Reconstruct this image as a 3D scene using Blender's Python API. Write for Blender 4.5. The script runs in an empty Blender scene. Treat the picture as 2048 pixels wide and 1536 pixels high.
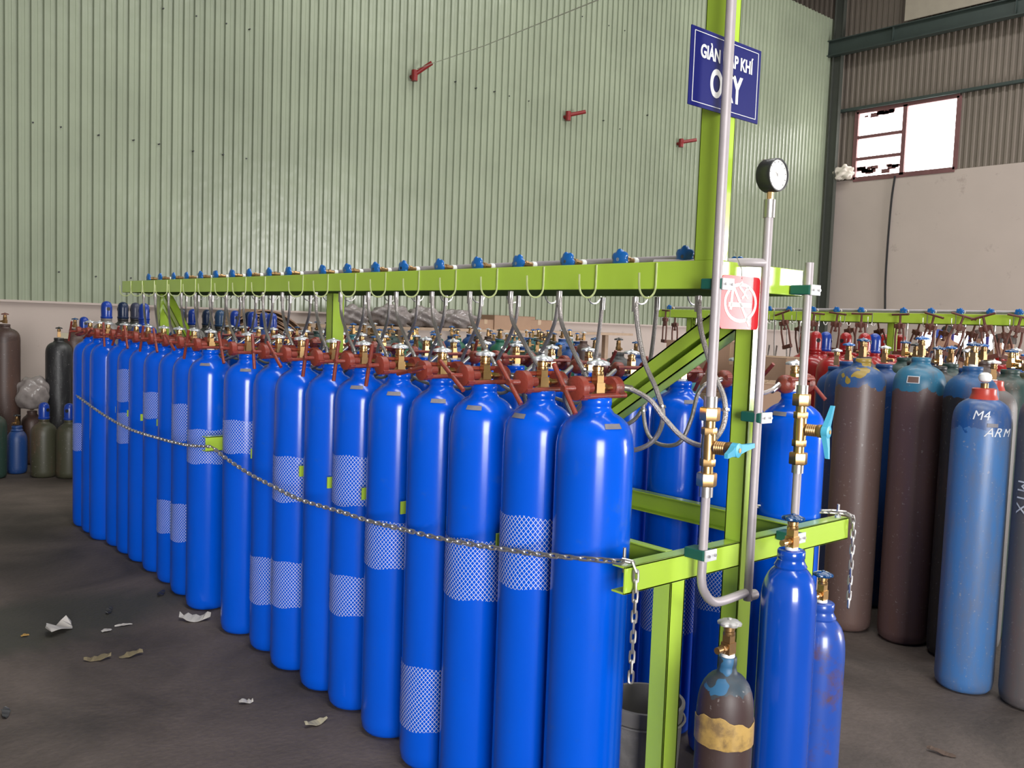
import bpy, bmesh, math, random
from mathutils import Vector, Matrix, Euler
PI = math.pi
SC = bpy.context.scene
COL = SC.collection
random.seed(7)

# ------------------------------------------------------------------ camera
F = 1780.17
H = 1.55
MR = [[0.7593094587439483, -0.6497180334282907, 0.036271516373691325],
      [-0.01735093112478124, -0.0759345453182945, -0.9969618297690274],
      [0.650498340544444, 0.7563732027679051, -0.06893103135414458]]
cam_d = bpy.data.cameras.new('camera')
cam_d.sensor_width = 36.0
cam_d.lens = F / 2048 * 36
cam_d.clip_start = 0.05
cam_d.clip_end = 200
cam = bpy.data.objects.new('camera', cam_d)
COL.objects.link(cam)
rx, dn, fw = [Vector(v) for v in MR]
m3 = Matrix((rx, -dn, -fw)).transposed()
cam.matrix_world = Matrix.Translation((0, 0, H)) @ m3.to_4x4()
SC.camera = cam


def hit(x, y, X=None, Y=None, z=None):
    """world point seen at photo pixel x, y on one plane"""
    d = rx * ((x - 1024) / F) + dn * ((y - 768) / F) + fw
    if z is not None:
        t = (z - H) / d.z
    elif X is not None:
        t = X / d.x
    else:
        t = Y / d.y
    return Vector((t * d.x, t * d.y, H + t * d.z))


def azim(x, y=700):
    d = rx * ((x - 1024) / F) + dn * ((y - 768) / F) + fw
    return math.atan2(d.y, d.x)


# ------------------------------------------------------------------ materials
MATS = {}


def nd(nt, typ, **kw):
    n = nt.nodes.new(typ)
    for k, v in kw.items():
        setattr(n, k, v)
    return n


def mat(name, col, rough=.5, metal=0.0, var=.12, vscale=6.0, bump=0.0, bscale=60.0, dirt=None, dirt_amt=.0, dscale=3.0, coat=0.0, spec=None):
    if name in MATS:
        return MATS[name]
    m = bpy.data.materials.new(name)
    m.use_nodes = True
    nt = m.node_tree
    b = nt.nodes['Principled BSDF']
    tc = nd(nt, 'ShaderNodeTexCoord')
    nz = nd(nt, 'ShaderNodeTexNoise')
    nz.inputs['Scale'].default_value = vscale
    nz.inputs['Detail'].default_value = 5
    nt.links.new(tc.outputs['Object'], nz.inputs['Vector'])
    hsv = nd(nt, 'ShaderNodeMix', data_type='RGBA')
    c1 = [max(0, c * (1 - var)) for c in col]
    c2 = [min(1, c * (1 + var)) for c in col]
    hsv.inputs[6].default_value = (*c1, 1)
    hsv.inputs[7].default_value = (*c2, 1)
    nt.links.new(nz.outputs['Fac'], hsv.inputs[0])
    out = hsv.outputs[2]
    if dirt:
        n2 = nd(nt, 'ShaderNodeTexNoise')
        n2.inputs['Scale'].default_value = dscale
        n2.inputs['Detail'].default_value = 8
        n2.inputs['Roughness'].default_value = .7
        nt.links.new(tc.outputs['Object'], n2.inputs['Vector'])
        cr = nd(nt, 'ShaderNodeValToRGB')
        cr.color_ramp.elements[0].position = .62 - dirt_amt * .3
        cr.color_ramp.elements[1].position = .75 - dirt_amt * .2
        nt.links.new(n2.outputs['Fac'], cr.inputs[0])
        mx = nd(nt, 'ShaderNodeMix', data_type='RGBA')
        mx.inputs[7].default_value = (*dirt, 1)
        nt.links.new(cr.outputs[0], mx.inputs[0])
        nt.links.new(out, mx.inputs[6])
        out = mx.outputs[2]
    nt.links.new(out, b.inputs['Base Color'])
    b.inputs['Roughness'].default_value = rough
    b.inputs['Metallic'].default_value = metal
    b.inputs['Coat Weight'].default_value = coat
    b.inputs['Coat Roughness'].default_value = .08
    if spec is not None:
        b.inputs['Specular IOR Level'].default_value = spec
    if bump:
        n3 = nd(nt, 'ShaderNodeTexNoise')
        n3.inputs['Scale'].default_value = bscale
        nt.links.new(tc.outputs['Object'], n3.inputs['Vector'])
        bp = nd(nt, 'ShaderNodeBump')
        bp.inputs['Strength'].default_value = bump
        bp.inputs['Distance'].default_value = .01
        nt.links.new(n3.outputs['Fac'], bp.inputs['Height'])
        nt.links.new(bp.outputs['Normal'], b.inputs['Normal'])
    MATS[name] = m
    return m


def emit(name, col, s):
    if name in MATS:
        return MATS[name]
    m = bpy.data.materials.new(name)
    m.use_nodes = True
    nt = m.node_tree
    b = nt.nodes['Principled BSDF']
    b.inputs['Base Color'].default_value = (*col, 1)
    b.inputs['Emission Color'].default_value = (*col, 1)
    b.inputs['Emission Strength'].default_value = s
    n = nd(nt, 'ShaderNodeTexNoise')
    n.inputs['Scale'].default_value = .8
    mp = nd(nt, 'ShaderNodeMapRange')
    mp.inputs['To Min'].default_value = s * .85
    mp.inputs['To Max'].default_value = s * 1.15
    nt.links.new(n.outputs['Fac'], mp.inputs['Value'])
    nt.links.new(mp.outputs[0], b.inputs['Emission Strength'])
    MATS[name] = m
    return m


def old_paint(name, body, top, zs, rust=(.12, .06, .04), amt=.5, rough=.45, patch=None, foot=None):
    """worn cylinder paint: one colour on the shoulder, another on the body, ragged line between, scratches"""
    if name in MATS:
        return MATS[name]
    m = bpy.data.materials.new(name)
    m.use_nodes = True
    nt = m.node_tree
    L = nt.links.new
    b = nt.nodes['Principled BSDF']
    tc = nd(nt, 'ShaderNodeTexCoord')
    sp = nd(nt, 'ShaderNodeSeparateXYZ')
    L(tc.outputs['Object'], sp.inputs[0])
    n1 = nd(nt, 'ShaderNodeTexNoise')
    n1.inputs['Scale'].default_value = 14
    n1.inputs['Detail'].default_value = 6
    L(tc.outputs['Object'], n1.inputs['Vector'])
    ma = nd(nt, 'ShaderNodeMath', operation='MULTIPLY_ADD')
    L(n1.outputs['Fac'], ma.inputs[0])
    ma.inputs[1].default_value = .11
    L(sp.outputs['Z'], ma.inputs[2])
    gt = nd(nt, 'ShaderNodeMath', operation='GREATER_THAN')
    L(ma.outputs[0], gt.inputs[0])
    gt.inputs[1].default_value = zs + .055
    mx = nd(nt, 'ShaderNodeMix', data_type='RGBA')
    L(gt.outputs[0], mx.inputs[0])
    mx.inputs[6].default_value = (*body, 1)
    mx.inputs[7].default_value = (*top, 1)
    mpg = nd(nt, 'ShaderNodeMapping')
    mpg.inputs['Scale'].default_value = (9, 9, 2.2)
    L(tc.outputs['Object'], mpg.inputs[0])
    oi = nd(nt, 'ShaderNodeObjectInfo')
    add = nd(nt, 'ShaderNodeVectorMath', operation='ADD')
    L(mpg.outputs[0], add.inputs[0])
    sc = nd(nt, 'ShaderNodeMath', operation='MULTIPLY')
    L(oi.outputs['Random'], sc.inputs[0])
    sc.inputs[1].default_value = 50
    L(sc.outputs[0], add.inputs[1])
    n2 = nd(nt, 'ShaderNodeTexNoise')
    n2.inputs['Scale'].default_value = 1
    n2.inputs['Detail'].default_value = 9
    n2.inputs['Roughness'].default_value = .75
    L(add.outputs[0], n2.inputs['Vector'])
    cr = nd(nt, 'ShaderNodeValToRGB')
    cr.color_ramp.elements[0].position = .60 - .25 * amt
    cr.color_ramp.elements[1].position = .80 - .15 * amt
    L(n2.outputs['Fac'], cr.inputs[0])
    mx2 = nd(nt, 'ShaderNodeMix', data_type='RGBA')
    f2 = nd(nt, 'ShaderNodeMath', operation='MULTIPLY')
    L(cr.outputs[0], f2.inputs[0])
    f2.inputs[1].default_value = .75
    L(f2.outputs[0], mx2.inputs[0])
    L(mx.outputs[2], mx2.inputs[6])
    mx2.inputs[7].default_value = (*rust, 1)
    out = mx2.outputs[2]
    # fine pale scratches
    n3 = nd(nt, 'ShaderNodeTexNoise')
    n3.inputs['Scale'].default_value = 70
    n3.inputs['Detail'].default_value = 3
    L(tc.outputs['Object'], n3.inputs['Vector'])
    g3 = nd(nt, 'ShaderNodeMapRange')
    g3.inputs['From Min'].default_value = .66
    g3.inputs['From Max'].default_value = .74
    g3.inputs['To Max'].default_value = .45
    L(n3.outputs['Fac'], g3.inputs['Value'])
    mx3 = nd(nt, 'ShaderNodeMix', data_type='RGBA')
    L(g3.outputs[0], mx3.inputs[0])
    L(out, mx3.inputs[6])
    mx3.inputs[7].default_value = (.35, .33, .32, 1)
    out = mx3.outputs[2]
    if patch:
        n4 = nd(nt, 'ShaderNodeTexNoise')
        n4.inputs['Scale'].default_value = 11
        L(tc.outputs['Object'], n4.inputs['Vector'])
        g4 = nd(nt, 'ShaderNodeMath', operation='GREATER_THAN')
        g4.inputs[1].default_value = .58
        L(n4.outputs['Fac'], g4.inputs[0])
        m4 = nd(nt, 'ShaderNodeMath', operation='MULTIPLY')
        L(g4.outputs[0], m4.inputs[0])
        L(gt.outputs[0], m4.inputs[1])
        mx4 = nd(nt, 'ShaderNodeMix', data_type='RGBA')
        L(m4.outputs[0], mx4.inputs[0])
        L(out, mx4.inputs[6])
        mx4.inputs[7].default_value = (*patch, 1)
        out = mx4.outputs[2]
    L(out, b.inputs['Base Color'])
    b.inputs['Roughness'].default_value = rough
    bp = nd(nt, 'ShaderNodeBump')
    bp.inputs['Strength'].default_value = .25
    bp.inputs['Distance'].default_value = .004
    L(n2.outputs['Fac'], bp.inputs['Height'])
    L(bp.outputs['Normal'], b.inputs['Normal'])
    MATS[name] = m
    return m


def net_material():
    """white plastic net: diamond strands, the holes let the paint through"""
    m = bpy.data.materials.new('white_net')
    m.use_nodes = True
    nt = m.node_tree
    L = nt.links.new
    b = nt.nodes['Principled BSDF']
    b.inputs['Base Color'].default_value = (.55, .62, .80, 1)
    b.inputs['Roughness'].default_value = .5
    uv = nd(nt, 'ShaderNodeUVMap')
    sp = nd(nt, 'ShaderNodeSeparateXYZ')
    L(uv.outputs[0], sp.inputs[0])

    def wave(sign):
        a = nd(nt, 'ShaderNodeMath', operation='MULTIPLY')
        L(sp.outputs['X'], a.inputs[0])
        a.inputs[1].default_value = 50
        c = nd(nt, 'ShaderNodeMath', operation='MULTIPLY')
        L(sp.outputs['Y'], c.inputs[0])
        c.inputs[1].default_value = 62.0 * sign
        s = nd(nt, 'ShaderNodeMath', operation='ADD')
        L(a.outputs[0], s.inputs[0])
        L(c.outputs[0], s.inputs[1])
        f = nd(nt, 'ShaderNodeMath', operation='FRACT')
        L(s.outputs[0], f.inputs[0])
        g = nd(nt, 'ShaderNodeMath', operation='LESS_THAN')
        L(f.outputs[0], g.inputs[0])
        g.inputs[1].default_value = .15
        return g
    w1, w2 = wave(1), wave(-1)
    mxx = nd(nt, 'ShaderNodeMath', operation='MAXIMUM')
    L(w1.outputs[0], mxx.inputs[0])
    L(w2.outputs[0], mxx.inputs[1])
    L(mxx.outputs[0], b.inputs['Alpha'])
    return m


def sheet_material(name, col, pitch8, rough=.38, var=.08):
    """painted corrugated sheet: faint tone change from sheet to sheet, small dents"""
    m = bpy.data.materials.new(name)
    m.use_nodes = True
    nt = m.node_tree
    L = nt.links.new
    b = nt.nodes['Principled BSDF']
    tc = nd(nt, 'ShaderNodeTexCoord')
    sp = nd(nt, 'ShaderNodeSeparateXYZ')
    L(tc.outputs['Object'], sp.inputs[0])
    s = nd(nt, 'ShaderNodeMath', operation='MULTIPLY')
    L(sp.outputs['X'], s.inputs[0])
    s.inputs[1].default_value = 1.0 / pitch8
    fl = nd(nt, 'ShaderNodeMath', operation='FLOOR')
    L(s.outputs[0], fl.inputs[0])
    wn = nd(nt, 'ShaderNodeTexWhiteNoise', noise_dimensions='1D')
    L(fl.outputs[0], wn.inputs['W'])
    mx = nd(nt, 'ShaderNodeMix', data_type='RGBA')
    L(wn.outputs['Value'], mx.inputs[0])
    mx.inputs[6].default_value = (*[c * (1 - var) for c in col], 1)
    mx.inputs[7].default_value = (*[c * (1 + var) for c in col], 1)
    n = nd(nt, 'ShaderNodeTexNoise')
    n.inputs['Scale'].default_value = 1.3
    n.inputs['Detail'].default_value = 7
    L(tc.outputs['Object'], n.inputs['Vector'])
    mx2 = nd(nt, 'ShaderNodeMix', data_type='RGBA', blend_type='MULTIPLY')
    mr = nd(nt, 'ShaderNodeMapRange')
    mr.inputs['To Min'].default_value = .78
    mr.inputs['To Max'].default_value = 1.15
    L(n.outputs['Fac'], mr.inputs['Value'])
    mx2.inputs[0].default_value = 1
    L(mx.outputs[2], mx2.inputs[6])
    L(mr.outputs[0], mx2.inputs[7])
    L(mx2.outputs[2], b.inputs['Base Color'])
    b.inputs['Roughness'].default_value = rough
    n2 = nd(nt, 'ShaderNodeTexNoise')
    n2.inputs['Scale'].default_value = 5
    L(tc.outputs['Object'], n2.inputs['Vector'])
    bp = nd(nt, 'ShaderNodeBump')
    bp.inputs['Strength'].default_value = .35
    bp.inputs['Distance'].default_value = .02
    L(n2.outputs['Fac'], bp.inputs['Height'])
    L(bp.outputs['Normal'], b.inputs['Normal'])
    return m


BLUE = mat('oxygen_blue_paint', (.0, .082, .60), .18, var=.05, coat=0.0, spec=.42, dirt=(.02, .10, .48), dirt_amt=.1, dscale=5)
BLUE2 = mat('dull_blue_paint', (.006, .04, .30), .3, var=.15, coat=.2)
GREEN = mat('lime_green_paint', (.41, .60, .06), .24, var=.05, coat=.25, bump=.03, bscale=25)
RED = mat('red_oxide_paint', (.21, .034, .022), .42, var=.25, vscale=25, bump=.15, bscale=90, dirt=(.09, .03, .02), dirt_amt=.3, dscale=18)
RUST = mat('brown_rusty_iron', (.13, .045, .032), .6, var=.3, vscale=25, bump=.2, bscale=90)
BRASS = mat('brass', (.72, .46, .20), .3, 1.0, var=.12, vscale=30)
DBRASS = mat('dull_brass', (.36, .22, .10), .4, .9, var=.2, vscale=30)
CHROME = mat('cast_aluminium', (.60, .62, .66), .34, .55, var=.05)
ZPLATE = mat('zinc_plate', (.66, .66, .68), .4, .3, var=.05)
UNDERSHADE = mat('shaded_green_underside', (.10, .16, .03), .9, var=.1, spec=.05)  # rack green darkened and dulled: shade under the tray put into the colour
STEEL = mat('zinc_plated_steel', (.52, .50, .49), .35, .9, var=.1, vscale=30)
PIPE = mat('galvanised_pipe', (.40, .36, .375), .5, .25, var=.12, vscale=14, bump=.08, bscale=40)
WHITE = mat('white_plastic', (.78, .78, .76), .5, var=.04)
WBLUE = mat('blue_wheel_paint', (.006, .10, .36), .28, var=.1, coat=.4)
DBLUE = mat('dark_blue_wheel_paint', (.005, .05, .16), .25, var=.15, coat=.4)
LBLUE = mat('light_blue_plastic', (.07, .40, .60), .4, var=.05)
RUBBER = mat('dark_green_rubber', (.005, .09, .065), .6, var=.1)
BLACK = mat('black_enamel', (.02, .02, .022), .35, var=.2)
CARD = mat('brown_cardboard', (.32, .20, .13), .8, var=.12, vscale=8)
WOOD = mat('pale_plank', (.42, .30, .21), .7, var=.2, vscale=12)
BAG = mat('dusty_plastic_bag', (.24, .21, .20), .22, var=.35, vscale=20, bump=1.0, bscale=12)
GREYP = mat('grey_label_plate', (.17, .16, .18), .5, var=.3, vscale=60)
HOOKM = mat('pale_painted_rod', (.42, .47, .22), .35, .2, var=.2, vscale=40)
NET = net_material()
MARK = mat('white_paint_mark', (.62, .64, .68), .6, var=.1)


def hose_material():
    m = bpy.data.materials.new('braided_steel_hose')
    m.use_nodes = True
    nt = m.node_tree
    L = nt.links.new
    b = nt.nodes['Principled BSDF']
    b.inputs['Base Color'].default_value = (.46, .42, .40, 1)
    b.inputs['Metallic'].default_value = .75
    b.inputs['Roughness'].default_value = .38
    tc = nd(nt, 'ShaderNodeTexCoord')
    v = nd(nt, 'ShaderNodeTexVoronoi')
    v.inputs['Scale'].default_value = 420
    L(tc.outputs['Object'], v.inputs['Vector'])
    mx = nd(nt, 'ShaderNodeMix', data_type='RGBA')
    L(v.outputs['Distance'], mx.inputs[0])
    mx.inputs[6].default_value = (.30, .27, .26, 1)
    mx.inputs[7].default_value = (.58, .54, .52, 1)
    L(mx.outputs[2], b.inputs['Base Color'])
    bp = nd(nt, 'ShaderNodeBump')
    bp.inputs['Strength'].default_value = .5
    bp.inputs['Distance'].default_value = .002
    L(v.outputs['Distance'], bp.inputs['Height'])
    L(bp.outputs['Normal'], b.inputs['Normal'])
    return m


HOSE = hose_material()


# ------------------------------------------------------------------ mesh building
class MB:
    def __init__(s):
        s.v, s.f, s.uv = [], [], None

    def add(s, vs, fs, M=None):
        n = len(s.v)
        for v in vs:
            v = Vector(v)
            s.v.append(M @ v if M is not None else v)
        s.f += [tuple(i + n for i in f) for f in fs]
        return s

    def box(s, a, b, M=None):
        x0, y0, z0 = a
        x1, y1, z1 = b
        vs = [(x0, y0, z0), (x1, y0, z0), (x1, y1, z0), (x0, y1, z0), (x0, y0, z1), (x1, y0, z1), (x1, y1, z1), (x0, y1, z1)]
        return s.add(vs, [(0, 3, 2, 1), (4, 5, 6, 7), (0, 1, 5, 4), (1, 2, 6, 5), (2, 3, 7, 6), (3, 0, 4, 7)], M)

    def lathe(s, prof, n=32, M=None):
        """profile of (radius, z) from the bottom to the top, closed by caps where the radius is > 0"""
        vs, fs = [], []
        for r, z in prof:
            for i in range(n):
                a = 2 * PI * i / n
                vs.append((r * math.cos(a), r * math.sin(a), z))
        for k in range(len(prof) - 1):
            for i in range(n):
                j = (i + 1) % n
                fs.append((k * n + i, k * n + j, (k + 1) * n + j, (k + 1) * n + i))
        fs.append(tuple(range(n - 1, -1, -1)))
        k = len(prof) - 1
        fs.append(tuple(k * n + i for i in range(n)))
        return s.add(vs, fs, M)

    def cyl(s, p, q, r, n=12, r2=None):
        p, q = Vector(p), Vector(q)
        d = q - p
        M = Matrix.Translation(p) @ d.to_track_quat('Z', 'Y').to_matrix().to_4x4()
        return s.lathe([(r, 0), (r if r2 is None else r2, d.length)], n, M)

    def tube(s, pts, r, n=8, closed=False):
        pts = [Vector(p) for p in pts]
        vs, fs = [], []
        N = len(pts)
        up = None
        for k in range(N):
            if closed:
                t = (pts[(k + 1) % N] - pts[k - 1]).normalized()
            else:
                t = (pts[min(k + 1, N - 1)] - pts[max(k - 1, 0)]).normalized()
            if up is None:
                up = t.orthogonal().normalized()
            up = (up - t * up.dot(t)).normalized()
            w = t.cross(up)
            for i in range(n):
                a = 2 * PI * i / n
                vs.append(pts[k] + (up * math.cos(a) + w * math.sin(a)) * r)
        for k in range(N if closed else N - 1):
            k2 = (k + 1) % N
            for i in range(n):
                j = (i + 1) % n
                fs.append((k * n + i, k * n + j, k2 * n + j, k2 * n + i))
        if not closed:
            fs.append(tuple(range(n - 1, -1, -1)))
            fs.append(tuple((N - 1) * n + i for i in range(n)))
        return s.add(vs, fs)

    def prism(s, outline, z0, z1, M=None):
        n = len(outline)
        vs = [(x, y, z0) for x, y in outline] + [(x, y, z1) for x, y in outline]
        fs = [tuple(range(n - 1, -1, -1)), tuple(range(n, 2 * n))]
        fs += [(i, (i + 1) % n, n + (i + 1) % n, n + i) for i in range(n)]
        return s.add(vs, fs, M)

    def build(s, name, m, parent=None, smooth=True, angle=38):
        me = bpy.data.meshes.new(name)
        me.from_pydata([tuple(v) for v in s.v], [], s.f)
        me.materials.append(m)
        if smooth:
            me.shade_smooth()
            me.set_sharp_from_angle(angle=math.radians(angle))
        me.update()
        o = bpy.data.objects.new(name, me)
        COL.objects.link(o)
        if parent is not None:
            o.parent = parent
        return o


def catmull(pts, k=8):
    pts = [Vector(p) for p in pts]
    P = [pts[0] * 2 - pts[1]] + pts + [pts[-1] * 2 - pts[-2]]
    out = []
    for i in range(1, len(P) - 2):
        a, b, c, d = P[i - 1:i + 3]
        for j in range(k):
            t = j / k
            out.append(.5 * ((2 * b) + (c - a) * t + (2 * a - 5 * b + 4 * c - d) * t * t + (3 * b - a - 3 * c + d) * t ** 3))
    out.append(pts[-1])
    return out


def tag(o, label=None, cat=None, group=None, kind=None):
    if label:
        o['label'] = label
    if cat:
        o['category'] = cat
    if group:
        o['group'] = group
    if kind:
        o['kind'] = kind
    return o


def thing(name, loc, label, cat, group=None, rz=0):
    o = bpy.data.objects.new(name, None)
    o.empty_display_size = .05
    COL.objects.link(o)
    o.location = loc
    o.rotation_euler = (0, 0, rz)
    return tag(o, label, cat, group)


def copy_tree(o, parent=None):
    c = o.copy()
    COL.objects.link(c)
    c.parent = parent
    for ch in [x for x in PROTO_CH[o.name]]:
        copy_tree(ch, c)
    return c


PROTO_CH = {}


def reg(o):
    """remember the children of a finished model so that it can be copied"""
    ch = [x for x in COL.objects if x.parent == o]
    PROTO_CH[o.name] = ch
    for c in ch:
        reg(c)


USED = set()


def place(proto, loc, label, group, rz=0, rot=None, scale=None):
    if proto.name in USED:
        o = copy_tree(proto)
    else:
        USED.add(proto.name)
        o = proto
    o.location = loc
    o.rotation_euler = rot if rot else (0, 0, rz)
    if scale:
        o.scale = scale
    o['label'] = label
    if group:
        o['group'] = group
    return o


def struct(o):
    o['kind'] = 'structure'
    return o


def glyphs(txt, size, M, name, m, parent, sx=1.0, bold=0.0, ext=.0006, align='CENTER'):
    cu = bpy.data.curves.new(name, 'FONT')
    cu.body = txt
    cu.size = size
    cu.offset = bold
    cu.extrude = ext
    cu.align_x = align
    cu.align_y = 'CENTER'
    to = bpy.data.objects.new(name + '_tmp', cu)
    COL.objects.link(to)
    bpy.context.view_layer.update()
    me = bpy.data.meshes.new_from_object(to.evaluated_get(bpy.context.evaluated_depsgraph_get()))
    bpy.data.objects.remove(to)
    for v in me.vertices:
        v.co.x *= sx
    me.transform(M)
    me.materials.clear()
    me.materials.append(m)
    o = bpy.data.objects.new(name, me)
    COL.objects.link(o)
    o.parent = parent
    return o


# ------------------------------------------------------------------ gas cylinder models
def body_profile(R, Hn, neck=.041, ring=True):
    """outline of a steel gas cylinder, R radius, Hn height of the neck top"""
    k = R / .1095
    p = [(R * .70, 0), (R * .86, .006), (R * .96, .022), (R, .055), (R, Hn - .155), (R * .99, Hn - .130), (R * .96, Hn - .107),
         (R * .90, Hn - .087), (R * .80, Hn - .069), (R * .67, Hn - .056), (R * .56, Hn - .048), (neck * 1.22, Hn - .043)]
    if ring:
        p += [(neck * 1.10, Hn - .036), (neck, Hn - .028), (neck * .99, Hn - .022), (neck * 1.03, Hn - .020), (neck * 1.03, Hn - .003), (neck * .95, Hn)]
    else:
        p += [(neck * .9, Hn - .02), (neck * .8, Hn)]
    return p


def wheel_mesh(R, h, lobes=6, depth=.16, n=60, spokes=False):
    """lobed hand wheel, domed on top, hollow below"""
    vs, fs = [], []
    rings = [(.18, h * 1.0), (.30, h * 1.0), (.62, h * .82), (.90, h * .62), (1.0, h * .38), (.97, 0.0), (.80, h * .12), (.2, h * .35)]
    for q, (rr, z) in enumerate(rings):
        for i in range(n):
            a = 2 * PI * i / n
            amp = depth * max(0, (rr - .3) / .7)
            r = R * rr * (1 - amp * (.5 - .5 * math.cos(lobes * a)) ** 2)
            vs.append((r * math.cos(a), r * math.sin(a), z))
    for k in range(len(rings) - 1):
        for i in range(n):
            j = (i + 1) % n
            fs.append((k * n + i, k * n + j, (k + 1) * n + j, (k + 1) * n + i))
    fs.append(tuple(range(n - 1, -1, -1)))
    fs.append(tuple((len(rings) - 1) * n + i for i in range(n)))
    fs = [tuple(reversed(f)) for f in fs]
    return vs, fs


def add_valve(root, z, wheelm, brass=BRASS, s=1.0, nozzle=True, seal=True, side=1):
    """brass valve with hand wheel on top of the neck at height z"""
    T = Matrix.Translation((0, 0, z)) @ Matrix.Scale(s, 4)
    v = MB()
    v.box((-.0155, -.0145, .008), (.0155, .0145, .040), T)
    v.box((-.012, -.012, .040), (.012, .012, .066), T)
    v.lathe([(.0155, .060), (.0165, .062), (.0165, .070), (.014, .072), (.014, .075), (.016, .076), (.016, .084), (.011, .086)], 14, T)
    v.lathe([(.008, .084), (.008, .096)], 10, T)
    if nozzle:
        v.cyl(T @ Vector((0, 0, .025)), T @ Vector((.052 * side, 0, .025)), .0095 * s, 12)
        v.cyl(T @ Vector((.020 * side, 0, .025)), T @ Vector((.030 * side, 0, .025)), .0125 * s, 6)
    vo = v.build('valve', brass, root)
    w = MB()
    vs, fs = wheel_mesh(.0335, .015)
    w.add(vs, fs, T @ Matrix.Translation((0, 0, .089)))
    w.lathe([(.007, .098), (.0065, .106), (.004, .108)], 10, T)
    w.build('handwheel', wheelm, vo)
    if seal:
        w = MB()
        w.lathe([(.019, 0), (.0185, .009)], 20, T)
        w.build('white_seal', WHITE, root)
    return vo


def add_net(root, R, z0, z1, wob=0.0):
    """net sleeve pulled over the body; u runs round, v up"""
    n, k = 48, 8
    me = bpy.data.meshes.new('net_sleeve')
    vs, fs, uvs = [], [], []
    for j in range(k + 1):
        for i in range(n + 1):
            a = 2 * PI * i / n
            z = z0 + (z1 - z0) * j / k + .004 * math.sin(5 * a + j) * (1 if j in (0, k) else .3)
            r = R + .0016 + .0006 * math.sin(7 * a + 3 * j)
            vs.append((r * math.cos(a), r * math.sin(a), z))
            uvs.append((i / n, z + wob * math.sin(3 * a + z * 30) * .004))
    for j in range(k):
        for i in range(n):
            a = j * (n + 1) + i
            fs.append((a, a + 1, a + n + 2, a + n + 1))
    me.from_pydata(vs, [], fs)
    ul = me.uv_layers.new(name='UVMap')
    for lp in me.loops:
        ul.data[lp.index].uv = uvs[lp.vertex_index]
    me.materials.append(NET)
    me.shade_smooth()
    o = bpy.data.objects.new('net_sleeve', me)
    COL.objects.link(o)
    o.parent = root
    return o


def add_plate(root, R, Hn, ang, wid=.55, m=GREYP, dz=0.0, hh=.012):
    """small stamped plate bent round the shoulder, at angle ang"""
    v = MB()
    n = 10
    z0 = Hn - .066 + dz
    vs, fs = [], []
    for j in range(2):
        for off in (0, .0012):
            for i in range(n + 1):
                a = ang - wid / 2 + wid * i / n
                zz = z0 - j * hh * 1.1
                rr = shoulder_r(R, Hn, zz) + .0012 + off
                vs.append((rr * math.cos(a), rr * math.sin(a), zz + off * .6))
    m1 = n + 1
    for i in range(n):
        fs.append((i, i + 1, 2 * m1 + i + 1, 2 * m1 + i))
        fs.append((m1 + i, 3 * m1 + i, 3 * m1 + i + 1, m1 + i + 1))
        fs.append((i, m1 + i, m1 + i + 1, i + 1))
        fs.append((2 * m1 + i, 2 * m1 + i + 1, 3 * m1 + i + 1, 3 * m1 + i))
    v.add(vs, fs)
    return v.build('stamped_plate', m, root)


def shoulder_r(R, Hn, z):
    p = body_profile(R, Hn)
    for (r0, z0), (r1, z1) in zip(p, p[1:]):
        if z0 <= z <= z1 and z1 > z0:
            return r0 + (r1 - r0) * (z - z0) / (z1 - z0)
    return R


RB = .1095


def oxygen_cylinder():
    root = thing('gas_cylinder', (0, 0, 0), 'blue oxygen cylinder', 'gas cylinder')
    MB().lathe(body_profile(RB, 1.352), 56).build('body', BLUE, root, angle=50)
    add_valve(root, 1.352, CHROME)
    return root


ox = oxygen_cylinder()
reg(ox)

CAMV = Vector((0, 0, 0))


def toward_cam(x, y):
    return math.atan2(-y, -x)


# front row: Y position, X position
front = [(1.717, 1.79), (1.945, 1.79), (2.222, 1.795), (2.47, 1.805), (2.755, 1.82), (3.035, 1.835), (3.265, 1.83), (3.535, 1.825),
         (3.795, 1.845), (4.08, 1.825), (4.523, 1.820), (4.804, 1.840), (5.064, 1.855), (5.327, 1.860), (5.592, 1.860), (5.815, 1.860), (6.038, 1.860), (6.261, 1.820), (6.484, 1.830), (6.707, 1.830)]


def zat(px, py, x, y):
    return hit(px, py, X=x - .09).z


nets = {1: [(1004, 1022, 1165)], 2: [(890, 1066, 1186)], 3: [(808, 1322, 1450)], 4: [(737, 1036, 1130)], 5: [(673, 908, 1008), (673, 1148, 1228)],
        7: [(545, 908, 998), (545, 1117, 1208)], 8: [(505, 1110, 1204)], 9: [(447, 838, 904)], 10: [(374, 856, 924)], 11: [(342, 806, 880), (342, 1005, 1080)],
        12: [(315, 998, 1064)], 13: [(288, 784, 836)], 15: [(243, 740, 805), (243, 828, 889)], 19: [(154, 850, 905)]}
plates = {0: -.55, 2: .35, 3: .1, 4: .2, 5: .25, 6: -.9, 9: .1, 10: .3, 1: .8}
ordn = ['first', 'second', 'third', 'fourth', 'fifth', 'sixth', 'seventh', 'eighth', 'ninth', 'tenth', 'eleventh', 'twelfth', 'thirteenth',
        'fourteenth', 'fifteenth', 'sixteenth', 'seventeenth', 'eighteenth', 'nineteenth', 'twentieth']
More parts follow.
